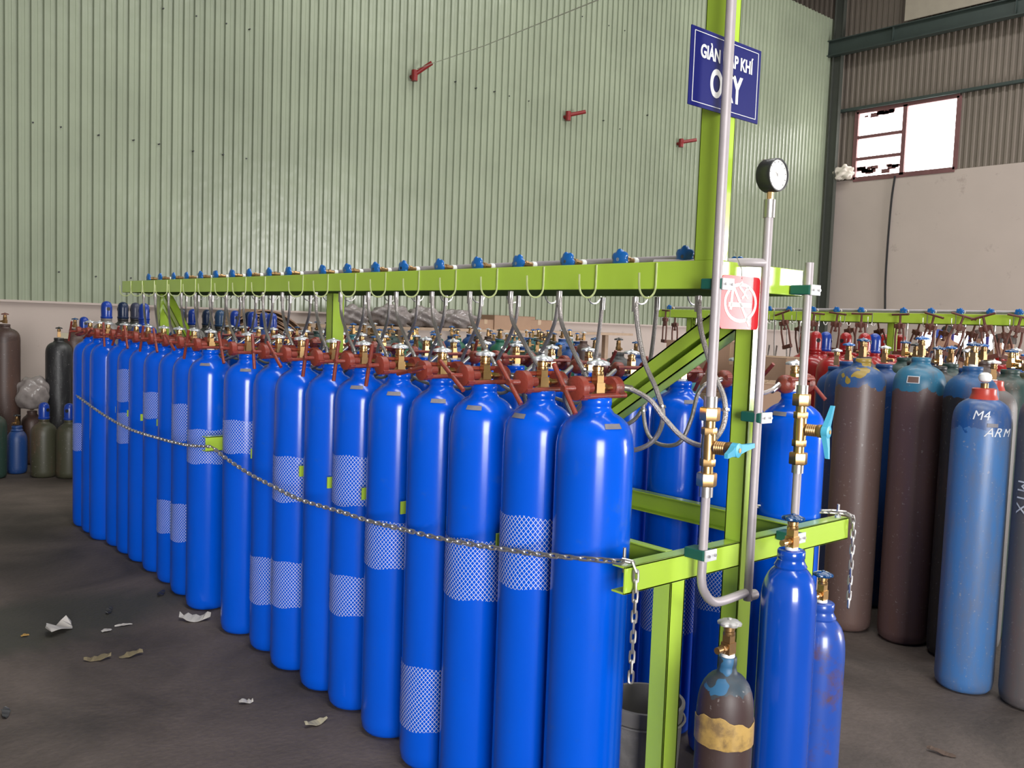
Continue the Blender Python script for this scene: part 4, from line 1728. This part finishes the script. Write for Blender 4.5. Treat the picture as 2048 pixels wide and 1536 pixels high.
redp = old_cyl(.115, 1.42, REDC, 'red gas cylinder', name='red_gas_cylinder')
reg(redp)
redc = old_cyl(.115, 1.42, REDC, 'red gas cylinder with blue cap', name='red_gas_cylinder', cap=BLUE2)
reg(redc)
redq = old_cyl(.115, 1.42, REDC, 'red gas cylinder with red cap', name='red_gas_cylinder', cap=REDC)
reg(redq)
rl = [(1668, 6.75, 0), (1630, 7.1, 2), (1650, 6.9, 1), (1690, 7.05, 2), (1710, 6.8, 0), (1728, 7.15, 2), (1748, 6.8, 1), (1745, 7.3, 2), (1790, 6.9, 0), (1800, 7.3, 2), (1768, 7.2, 2), (1998, 8.3, 0), (2018, 8.4, 0), (1610, 7.3, 2)]
for i, (px, D, k) in enumerate(rl):
    a = azim(px, 700)
    x, y = free_spot(a, D, .115)
    place([redp, redc, redq][k], (x, y, 0), 'red gas cylinder %s, %s from left before the second rack' % (['with bare neck', 'with blue cap', 'with red cap'][k], ordn[i]), 'red cylinders at the second rack', rz=i)

# ------------------------------------------------------------------ room
CONC = mat('painted_concrete', (.46, .385, .345), .8, var=.08, vscale=1.2, dirt=(.30, .24, .21), dirt_amt=0, dscale=2.2, bump=.05)
FLOOR = None


def floor_material():
    m = bpy.data.materials.new('dusty_concrete_floor')
    m.use_nodes = True
    nt = m.node_tree
    L = nt.links.new
    b = nt.nodes['Principled BSDF']
    tc = nd(nt, 'ShaderNodeTexCoord')
    n1 = nd(nt, 'ShaderNodeTexNoise')
    n1.inputs['Scale'].default_value = 1.1
    n1.inputs['Detail'].default_value = 9
    n1.inputs['Roughness'].default_value = .62
    n1.inputs['Distortion'].default_value = .6
    L(tc.outputs['Object'], n1.inputs['Vector'])
    cr = nd(nt, 'ShaderNodeValToRGB')
    e = cr.color_ramp.elements
    e[0].position, e[0].color = .32, (.040, .031, .026, 1)
    e[1].position, e[1].color = .72, (.135, .105, .09, 1)
    x = cr.color_ramp.elements.new(.5)
    x.color = (.083, .064, .054, 1)
    L(n1.outputs['Fac'], cr.inputs[0])
    n2 = nd(nt, 'ShaderNodeTexNoise')
    n2.inputs['Scale'].default_value = 45
    n2.inputs['Detail'].default_value = 6
    L(tc.outputs['Object'], n2.inputs['Vector'])
    mr = nd(nt, 'ShaderNodeMapRange')
    mr.inputs['To Min'].default_value = .75
    mr.inputs['To Max'].default_value = 1.25
    L(n2.outputs['Fac'], mr.inputs['Value'])
    mx = nd(nt, 'ShaderNodeMix', data_type='RGBA', blend_type='MULTIPLY')
    mx.inputs[0].default_value = 1
    L(cr.outputs[0], mx.inputs[6])
    L(mr.outputs[0], mx.inputs[7])
    # damp dark stain with its own outline on the left of the floor
    mpg = nd(nt, 'ShaderNodeMapping')
    mpg.inputs['Location'].default_value = (-.95, -4.75, 0)
    mpg.vector_type = 'POINT'
    L(tc.outputs['Object'], mpg.inputs[0])
    mp2_ = nd(nt, 'ShaderNodeMapping')
    mp2_.inputs['Rotation'].default_value = (0, 0, .75)
    mp2_.inputs['Scale'].default_value = (.9, 2.1, 1)
    L(mpg.outputs[0], mp2_.inputs[0])
    ln = nd(nt, 'ShaderNodeVectorMath', operation='LENGTH')
    L(mp2_.outputs[0], ln.inputs[0])
    ad = nd(nt, 'ShaderNodeMath', operation='MULTIPLY_ADD')
    L(n1.outputs['Fac'], ad.inputs[0])
    ad.inputs[1].default_value = 1.2
    L(ln.outputs['Value'], ad.inputs[2])
    m2 = nd(nt, 'ShaderNodeMapRange')
    m2.inputs['From Min'].default_value = 1.15
    m2.inputs['From Max'].default_value = 1.55
    m2.inputs['To Min'].default_value = .8
    m2.inputs['To Max'].default_value = 0
    L(ad.outputs[0], m2.inputs['Value'])
    mx2 = nd(nt, 'ShaderNodeMix', data_type='RGBA')
    L(m2.outputs[0], mx2.inputs[0])
    L(mx.outputs[2], mx2.inputs[6])
    mx2.inputs[7].default_value = (.038, .038, .028, 1)
    L(mx2.outputs[2], b.inputs['Base Color'])
    b.inputs['Roughness'].default_value = .75
    bp = nd(nt, 'ShaderNodeBump')
    bp.inputs['Strength'].default_value = .35
    bp.inputs['Distance'].default_value = .01
    L(n2.outputs['Fac'], bp.inputs['Height'])
    L(bp.outputs['Normal'], b.inputs['Normal'])
    return m


b = MB()
b.box((-7, -7, -.2), (19.2, 17, 0))
struct(b.build('floor', floor_material(), None, False))

GWALL = sheet_material('green_painted_sheet', (.265, .30, .215), 1.02, rough=.30, var=.05)
BWALL = sheet_material('brown_old_sheet', (.20, .165, .135), 1.02, rough=.6, var=.12)
PITCH = .1275


def corrugated(length, z0, z1, name, m, M, holes=(), prof=((0, 0), (.040, 0), (.050, .004), (.056, .0), (.084, 0), (.090, .026), (.1185, .026), (.1275, 0))):
    """sheet with ribs; x along the wall, +y toward the room; made with a real back face"""
    v = MB()
    xs = []
    n = int(length / PITCH)
    for i in range(n):
        for k, (u, d) in enumerate(prof[:-1]):
            xs.append((i * PITCH + u, d))
    xs.append((n * PITCH, 0))
    zs = sorted(set([z0, z1] + [h_[2] for h_ in holes] + [h_[3] for h_ in holes]))
    N = len(xs)
    for zz in zs:
        v.v += [M @ Vector((x, d, zz)) for x, d in xs]
    for j in range(len(zs) - 1):
        for i in range(N - 1):
            xm = (xs[i][0] + xs[i + 1][0]) / 2
            zm = (zs[j] + zs[j + 1]) / 2
            if any(h_[0] < xm < h_[1] and h_[2] < zm < h_[3] for h_ in holes):
                continue
            v.f.append((j * N + i, j * N + i + 1, (j + 1) * N + i + 1, (j + 1) * N + i))
    o = v.build(name, m, None, False)
    so = o.modifiers.new('Solidify', 'SOLIDIFY')
    so.thickness = .004
    so.offset = 0
    return struct(o)


GX0, GX1, GY = -7.0, 18.7, 11.0
# green wall, ribs toward the room (-Y)
Mg_ = Matrix.Translation((GX1, GY, 0)) @ Matrix.Rotation(PI, 4, 'Z')
corrugated(GX1 - GX0, 1.60, 8.55, 'wall_back', GWALL, Mg_)
b = MB()
b.box((GX0, GY + .02, 0), (GX1, GY + .25, 1.60))
b.box((GX0, GY - .03, 1.575), (GX1, GY + .25, 1.60))
struct(b.build('wall_back_base', CONC, None, False))
for k, (zr) in enumerate((3.55, 6.4)):
    pass
# right wall: concrete below, old brown sheets above, window
RX_ = 18.7
w0, w1, w2, w3 = hit(1715, 225, X=RX_), hit(1920, 188, X=RX_), hit(1910, 343, X=RX_), hit(1718, 358, X=RX_)
WY0, WY1, WZ0, WZ1 = w1.y, w0.y, w2.z + .04, w0.z
WTOP = hit(1800, 350, X=RX_).z
# low openings
OZ1, OZ0 = 1.66, .9
OY = [(8.7, 7.0), (5.9, 4.6), (2, .6)]
YR0, YR1 = -7.0, 16.8
b = MB()
ys = [YR1 + .2] + [q for p_ in OY for q in p_] + [YR0]
b.box((RX_, YR0, 0), (RX_ + .2, YR1 + .2, OZ0))
b.box((RX_, YR0, OZ1), (RX_ + .2, YR1 + .2, WTOP))
for k in range(0, len(ys), 2):
    b.box((RX_, ys[k + 1], OZ0), (RX_ + .2, ys[k], OZ1))
struct(b.build('wall_right', CONC, None, False))
Mr_ = Matrix.Translation((RX_ + .03, YR0, 0)) @ Matrix.Rotation(PI / 2, 4, 'Z')
corrugated(YR1 - YR0, WTOP, 10.6, 'wall_right_cladding', BWALL, Mr_, holes=[(WY0 - YR0, WY1 - YR0, WTOP, WZ1)],
           prof=((0, 0), (.045, 0), (.06, .022), (.10, .022), (.1275, 0)))
SKYP = emit('bright_outdoor_haze', (1, .98, .97), 7.0)
FRM = mat('rusty_window_frame', (.16, .07, .07), .7, var=.3)
WZ0 = WTOP
t = bpy.data.objects.new('window_1', None)
COL.objects.link(t)
t.location = (RX_ + .03, (WY0 + WY1) / 2, WZ0)
t['kind'] = 'structure'
hw, hh = (WY1 - WY0) / 2, WZ1 - WZ0
b = MB()
b.box((.03, -hw, 0), (.05, hw, hh))
b.build('window_pane', SKYP, t, False)
b = MB()
ym = hit(1808, 270, X=RX_).y - (WY0 + WY1) / 2
for yy in (-hw, ym, hw):
    b.box((-.05, yy - .045, 0), (.02, yy + .045, hh))
b.box((-.05, -hw, -.05), (.02, hw, .05))
b.box((-.05, -hw, hh - .04), (.02, hw, hh + .04))
for q in (.30, .62):
    b.box((-.04, ym, hh * q - .035), (.01, hw, hh * q + .035))
b.build('window_frame', FRM, t, False)
rr = random.Random(3)
b = MB()
for k in range(26):
    yy = ym + .1 + rr.random() * (hw - ym - .2)
    zz = (.12 + .12 * rr.random()) if k % 3 else hh * .92 + .05 * rr.random()
    s_ = .03 + .07 * rr.random()
    b.box((-.02, yy - s_, zz - s_ * .5), (.0, yy + s_, zz + s_ * .5))
b.build('broken_pane_bits', FRM, t, False)
for k, (ya, yb_) in enumerate(OY):
    t = bpy.data.objects.new('window_%d' % (k + 2), None)
    COL.objects.link(t)
    t.location = (RX_ + .1, (ya + yb_) / 2, OZ0)
    t['kind'] = 'structure'
    hw = abs(ya - yb_) / 2
    b = MB()
    b.box((.02, -hw, 0), (.04, hw, OZ1 - OZ0))
    b.build('window_pane', SKYP, t, False)
    b = MB()
    nb = 5
    for q in range(nb + 1):
        yy = -hw + 2 * hw * q / nb
        b.box((-.03, yy - .03, 0), (.0, yy + .03, OZ1 - OZ0))
    b.build('window_frame', mat('violet_blue_frame', (.06, .05, .25), .5), t, False)
# steel girder and girts on the right wall
DST = mat('dark_green_steel', (.035, .05, .045), .5, var=.2)
g0, g1 = hit(1672, 80, X=18.4), hit(1672, 104, X=18.4)
b = MB()
zg0, zg1 = 7.72, 8.02
b.box((18.40, YR0, zg0), (18.42, YR1, zg1))
b.box((18.32, YR0, zg0 - .02), (18.50, YR1, zg0))
b.box((18.32, YR0, zg1), (18.50, YR1, zg1 + .02))
for k in range(7):
    b.box((18.33, 9.5 - k * 2.4, zg0), (18.49, 9.49 - k * 2.4, zg1))
tag(b.build('crane_girder', DST, None, False), 'dark green steel girder running high along the right wall', 'girder')
b = MB()
zz = WZ1 + .04
b.box((18.60, YR0, zz), (18.70, YR1, zz + .06))
tag(b.build('wall_girt', DST, None, False), 'thin steel girt just above the bright window', 'girt')
b = MB()
b.box((18.45, 10.70, 0), (18.56, 10.72, 10.4))
b.box((18.50, 10.72, 0), (18.52, 10.90, 10.4))
b.box((18.45, 10.90, 0), (18.56, 10.92, 10.4))
tag(b.build('steel_column', mat('grey_green_steel', (.06, .065, .055), .6), None, False), 'steel column in the corner of green wall and right wall', 'column')
# translucent panel at the top right
pa, pb = hit(1812, 5, X=18.3), hit(1812, 42, X=18.3)
b = MB()
zq = pb.z
b.box((18.28, 2.0, zq), (18.31, pa.y, 10.6))
b.build('roller_panel', mat('beige_panel', (.34, .30, .24), .5), None, False)
tag(bpy.data.objects['roller_panel'], 'beige panel above the girder in the top right corner', 'panel')
# roof
b = MB()
b.box((-7, -7, 10.6), (19.2, 17, 10.7))
struct(b.build('ceiling', mat('roof_underside', (.20, .19, .17), .7), None, False))
# cable on the right wall, white rag, wire and pegs on the green wall
cb = [hit(x, y, X=18.66) for x, y in ((1790, 352), (1783, 400), (1776, 480), (1771, 560), (1770, 622))]
bp_ = cb[0].copy()
b = MB()
b.tube(catmull([q - bp_ for q in cb], 6), .022, 6)
o = b.build('wall_cable', BLACK)
o.location = bp_
tag(o, 'black cable hanging down the concrete wall below the bright window', 'cable')
p = hit(1670, 368, X=18.5)
blob('white_rag', (18.55, p.y - .15, WTOP), (.10, .22, .15), mat('sunlit_cloth', (.75, .68, .60), .8), 'crumpled white rag on top of the concrete wall beside the window', 'rag', 5, amp=.3)
PEG = mat('dark_red_peg', (.20, .012, .012), .4)
for k, (px, py, tl_) in enumerate([(826, 150, .75), (1133, 231, .3), (1359, 285, .25), (1527, 326, .2)]):
    p = hit(px, py, Y=10.95)
    t = thing('wall_peg', (p.x, 10.97, p.z), 'dark red tee shaped pipe stub on the green wall, %s from left' % ordn[k], 'pipe stub', 'red stubs on the green wall')
    b = MB()
    b.cyl((0, -.06, -.09), (0, -.06, .06), .045, 14)
    b.cyl((0, .03, -.02), (0, -.1, -.02), .03, 12)
    b.build('socket', PEG, t)
    b = MB()
    d = Vector((math.cos(tl_), -.6, math.sin(tl_))).normalized()
    b.cyl((0, -.06, 0), Vector((0, -.06, 0)) + d * .30, .032, 12)
    b.build('branch', PEG, t)
p0, p1 = hit(835, 137, Y=10.85), hit(1215, -8, Y=5.0)
b = MB()
b.tube([Vector((0, 0, 0)), (p1 - p0) * .5 + Vector((0, 0, -.03)), (p1 - p0)], .005, 5)
o = b.build('stay_wire', STEEL)
o.location = p0
tag(o, 'thin wire running up from the leftmost red stub', 'wire')
# screw heads on the green wall
sm_ = MB()
SCREWS = [(66, 245), (122, 254), (198, 270), (268, 280), (319, 288), (387, 302), (447, 309), (493, 317), (327, 17), (393, 32), (453, 47), (500, 58), (912, 163), (953, 176), (990, 183), (1019, 192), (1058, 202),
          (1165, 33), (1218, 51), (1250, 61), (1296, 230), (1208, 241), (118, 544), (192, 553), (262, 556), (1110, 562), (1240, 258), (1445, 470), (1600, 500)]
for k, (px, py) in enumerate(SCREWS):
    p = hit(px, py, Y=10.965)
    sm_.cyl((p.x, 11.0, p.z), (p.x, 10.96, p.z), .009, 8)
so_ = sm_.build('sheet_screws', BLACK)
struct(so_)
so_.name = 'trim_1'

# ------------------------------------------------------------------ litter on the floor
LEAF = mat('dry_leaf', (.20, .16, .09), .7, var=.3)
PAPER = mat('scrap_paper', (.48, .45, .42), .8, var=.15)


def scrap(px, py, l, w, rz, m, label, cat, seed, curl=.012):
    p = hit(px, py, z=0)
    rr_ = random.Random(seed)
    n = 8
    vs, fs = [], []
    for i in range(n + 1):
        u = i / n
        ww = w * (.35 + math.sin(PI * min(.98, max(.02, u)))) * .6 * rr_.uniform(.7, 1.2)
        zz = .003 + curl * (math.sin(u * 5 + seed) * .5 + .5)
        for s_, dz in ((-1, 0), (1, rr_.uniform(0, curl))):
            vs.append((l * (u - .5), s_ * ww, zz + dz))
            vs.append((l * (u - .5), s_ * ww, zz + dz + .0015))
    for i in range(n):
        k = i * 4
        fs += [(k + 1, k + 3, k + 7, k + 5), (k, k + 4, k + 6, k + 2), (k, k + 1, k + 5, k + 4), (k + 2, k + 6, k + 7, k + 3)]
    b = MB()
    b.add(vs, fs)
    o = b.build(cat.replace(' ', '_') + '_scrap', m, None, False)
    o.location = (p.x, p.y, 0)
    o.rotation_euler = (0, 0, rz)
    tag(o, label, cat)
    return o


scrap(118, 1262, .20, .06, .9, PAPER, 'crumpled pale plastic scrap on the dark floor stain at left', 'litter', 1, .03)
scrap(390, 1240, .15, .05, -.5, PAPER, 'pale curled paper strip on the floor before the front row', 'litter', 2, .02)
scrap(195, 1320, .11, .03, -.3, LEAF, 'dry grey leaf on the floor, left of another leaf', 'leaf', 3)
scrap(262, 1313, .10, .025, -.1, LEAF, 'dry brown leaf on the floor, right of the grey leaf', 'leaf', 4)
scrap(247, 1252, .08, .012, -.2, PAPER, 'small pale stick of paper between scrap and strip', 'litter', 5, .004)
scrap(213, 1263, .05, .02, .2, PAPER, 'tiny pale crumb beside the dark stain', 'litter', 6, .004)
scrap(492, 1407, .055, .022, -.2, PAPER, 'small folded paper bit on the floor near the fifth cylinder', 'litter', 7, .01)
scrap(632, 1449, .10, .022, .1, mat('pale_leaf', (.36, .32, .22), .7), 'pale dry leaf on the floor at the foot of the sixth cylinder', 'leaf', 8)
scrap(322, 1190, .08, .02, .8, BLACK, 'dark curled leaf by the thirteenth cylinder foot', 'leaf', 9)
scrap(218, 1225, .07, .018, 1.0, BLACK, 'dark curled leaf above the paper stick', 'leaf', 10)
scrap(12, 1430, .08, .02, 1.3, BLACK, 'dark twig on the floor at the left frame edge', 'twig', 11)
scrap(50, 1273, .035, .015, 0, mat('yellow_leaf', (.35, .2, .05), .7), 'tiny yellow leaf left of the crumpled plastic', 'leaf', 12, .004)
scrap(1882, 1508, .10, .02, -1.3, mat('rusty_scrap', (.08, .05, .035), .8), 'rusty bent metal strip on the floor at lower right', 'scrap', 13, .008)

# ------------------------------------------------------------------ people far away
def person(px, D, hgt, shirt, hair, label, face):
    a = azim(px, 690)
    t = thing('person', (D * math.cos(a), D * math.sin(a), 0), label, 'person', None, face)
    s = hgt / 1.70
    J = [(0, 0, .93, .13), (0, 0, 1.10, .125), (0, 0, 1.28, .14), (0, 0, 1.42, .09), (0, 0, 1.50, .055), (0.01, 0, 1.57, .080), (.01, 0, 1.66, .075),
         (0, .17, 1.39, .062), (.03, .23, 1.14, .048), (.16, .20, .97, .036), (0, -.17, 1.39, .062), (.03, -.23, 1.14, .048), (.18, -.17, 1.02, .036),
         (0, .09, .88, .092), (.02, .10, .48, .062), (0, .10, .07, .045), (.13, .11, .035, .038), (0, -.09, .88, .092), (.02, -.10, .48, .062), (0, -.10, .07, .045), (.13, -.11, .035, .038)]
    E = [(0, 1), (1, 2), (2, 3), (3, 4), (4, 5), (5, 6), (3, 7), (7, 8), (8, 9), (3, 10), (10, 11), (11, 12), (0, 13), (13, 14), (14, 15), (15, 16), (0, 17), (17, 18), (18, 19), (19, 20)]

    def skin(name, idx, m, grow):
        mp_ = {j: k for k, j in enumerate(idx)}
        me = bpy.data.meshes.new(name)
        me.from_pydata([(J[j][0] * s, J[j][1] * s, J[j][2] * s) for j in idx], [(mp_[p], mp_[q]) for p, q in E if p in mp_ and q in mp_], [])
        o = bpy.data.objects.new(name, me)
        COL.objects.link(o)
        o.parent = t
        md = o.modifiers.new('Skin', 'SKIN')
        for k, j in enumerate(idx):
            r = (J[j][3] + grow) * s
            me.skin_vertices[0].data[k].radius = (r, r * 1.0)
        me.skin_vertices[0].data[0].use_root = True
        sb = o.modifiers.new('Subdivision', 'SUBSURF')
        sb.levels = 2
        sb.render_levels = 2
        me.materials.append(m)
        return o
    SK = mat('warm_skin', (.30, .16, .10), .55)
    skin('body', list(range(21)), SK, 0)
    skin('shirt', [0, 1, 2, 3, 7, 8, 10, 11], shirt, .014)
    skin('trousers', [0, 13, 14, 15, 17, 18, 19], mat('dark_trousers', (.025, .025, .035), .8), .016)
    b = MB()
    vs, fs = [], []
    b.lathe([(.098, 1.585), (.102, 1.63), (.092, 1.69), (.06, 1.725), (.01, 1.738)], 18, Matrix.Scale(s, 4) @ Matrix.Translation((-.014, 0, 0)))
    b.build('hair', hair, t)
    for sy in (-1, 1):
        b = MB()
        b.lathe([(.004, -.004), (.011, 0), (.004, .006)], 10, Matrix.Scale(s, 4) @ Matrix.Translation((.083, sy * .03, 1.605)) @ Matrix.Rotation(PI / 2, 4, 'Y'))
        b.build('eye', BLACK, t)
    b = MB()
    b.add([(.080, -.012, 1.570), (.080, .012, 1.570), (.106, 0, 1.572), (.084, 0, 1.605)], [(0, 1, 2), (0, 2, 3), (1, 3, 2), (0, 3, 1)], Matrix.Scale(s, 4))
    b.build('nose', SK, t)
    b = MB()
    b.box((.074, -.022, 1.540), (.088, .022, 1.548), Matrix.Scale(s, 4))
    b.build('mouth', mat('lip_skin', (.22, .09, .07), .6), t)
    return t


HAIR = mat('black_hair', (.012, .010, .010), .5)
person(1873, 16.5, 1.66, mat('navy_shirt', (.02, .03, .08), .8), mat('blue_cap', (.02, .05, .3), .6), 'person in dark blue shirt and blue cap far behind the second rack', 2.6)
person(1893, 17.5, 1.74, BLACK, HAIR, 'person in black shirt standing in the distance, right of the blue cap', 3.6)
person(1954, 17.0, 1.68, mat('charcoal_shirt', (.03, .03, .03), .8), mat('brown_hair', (.05, .025, .018), .6), 'person in charcoal shirt with brown hair in the distance', 3.0)
person(1996, 16.0, 1.62, mat('beige_shirt', (.32, .25, .18), .8), HAIR, 'person in beige shirt in the distance near the right edge', 2.4)
person(2020, 16.8, 1.60, mat('maroon_shirt', (.10, .03, .025), .8), mat('dark_brown_hair', (.03, .02, .015), .6), 'person in maroon shirt in the distance at the right edge', 3.3)

# ------------------------------------------------------------------ the hall behind the camera
SHELL = mat('hall_sheet', (.22, .21, .19), .7, var=.1, vscale=1)
b = MB()
b.box((-7.1, -7, 0), (-7, 17, 10.6))
struct(b.build('wall_left', SHELL, None, False))
b = MB()
b.box((-7, 16.8, 0), (19.2, 16.9, 10.6))
struct(b.build('wall_back_far', mat('dark_far_sheet', (.10, .09, .08), .7), None, False))
b = MB()
b.box((-7, -7.1, 0), (-5, -7, 10.6))
b.box((-1, -7.1, 0), (12.4, -7, 10.6))
b.box((16.8, -7.1, 0), (19.2, -7, 10.6))
b.box((-5, -7.1, 4.2), (-1, -7, 10.6))
b.box((12.4, -7.1, 3.4), (16.8, -7, 10.6))
struct(b.build('wall_front', SHELL, None, False))

# ------------------------------------------------------------------ light
W = bpy.data.worlds.new('world')
SC.world = W
W.use_nodes = True
nt = W.node_tree
bg = nt.nodes['Background']
bg.inputs['Color'].default_value = (1.0, .98, .97, 1)
bg.inputs['Strength'].default_value = 4.0


def area(name, loc, target, sx, sy, power, col):
    d = bpy.data.lights.new(name, 'AREA')
    d.shape = 'RECTANGLE'
    d.size, d.size_y = sx, sy
    d.energy = power
    d.color = col
    o = bpy.data.objects.new(name, d)
    COL.objects.link(o)
    o.location = loc
    o.rotation_euler = (Vector(target) - Vector(loc)).to_track_quat('-Z', 'Y').to_euler()
    return o


area('door_daylight', (14.6, -6.95, 1.75), (14.6, 0, 1.75), 4.2, 3.2, 1100, (1, .98, .98))
area('entrance_daylight', (-3.0, -6.95, 2.1), (3.5, -1, 1.0), 3.8, 4.0, 800, (1, .99, .98))
area('skylight_near', (1.0, -1.0, 10.5), (1.0, -1.0, 0), 1.2, 10, 420, (1, 1, .97))
area('skylight_mid', (7.0, 2.0, 10.5), (7.0, 2.0, 0), 1.2, 12, 420, (1, 1, .97))
area('skylight_far', (13.5, 3.0, 10.5), (13.5, 3.0, 0), 1.2, 12, 420, (1, 1, .97))

SC.view_settings.view_transform = 'Standard'
SC.view_settings.look = 'None'
SC.view_settings.gamma = 1
SC.view_settings.use_curve_mapping = False
SC.view_settings.exposure = .48

# models that were prepared but never placed are removed
for o in [ox, cl, mv, hc, redp, redc, redq] + [p for p, _ in protos]:
    if o.name not in USED:
        for c in list(PROTO_CH[o.name]):
            for d in PROTO_CH[c.name]:
                bpy.data.objects.remove(d)
            bpy.data.objects.remove(c)
        bpy.data.objects.remove(o)
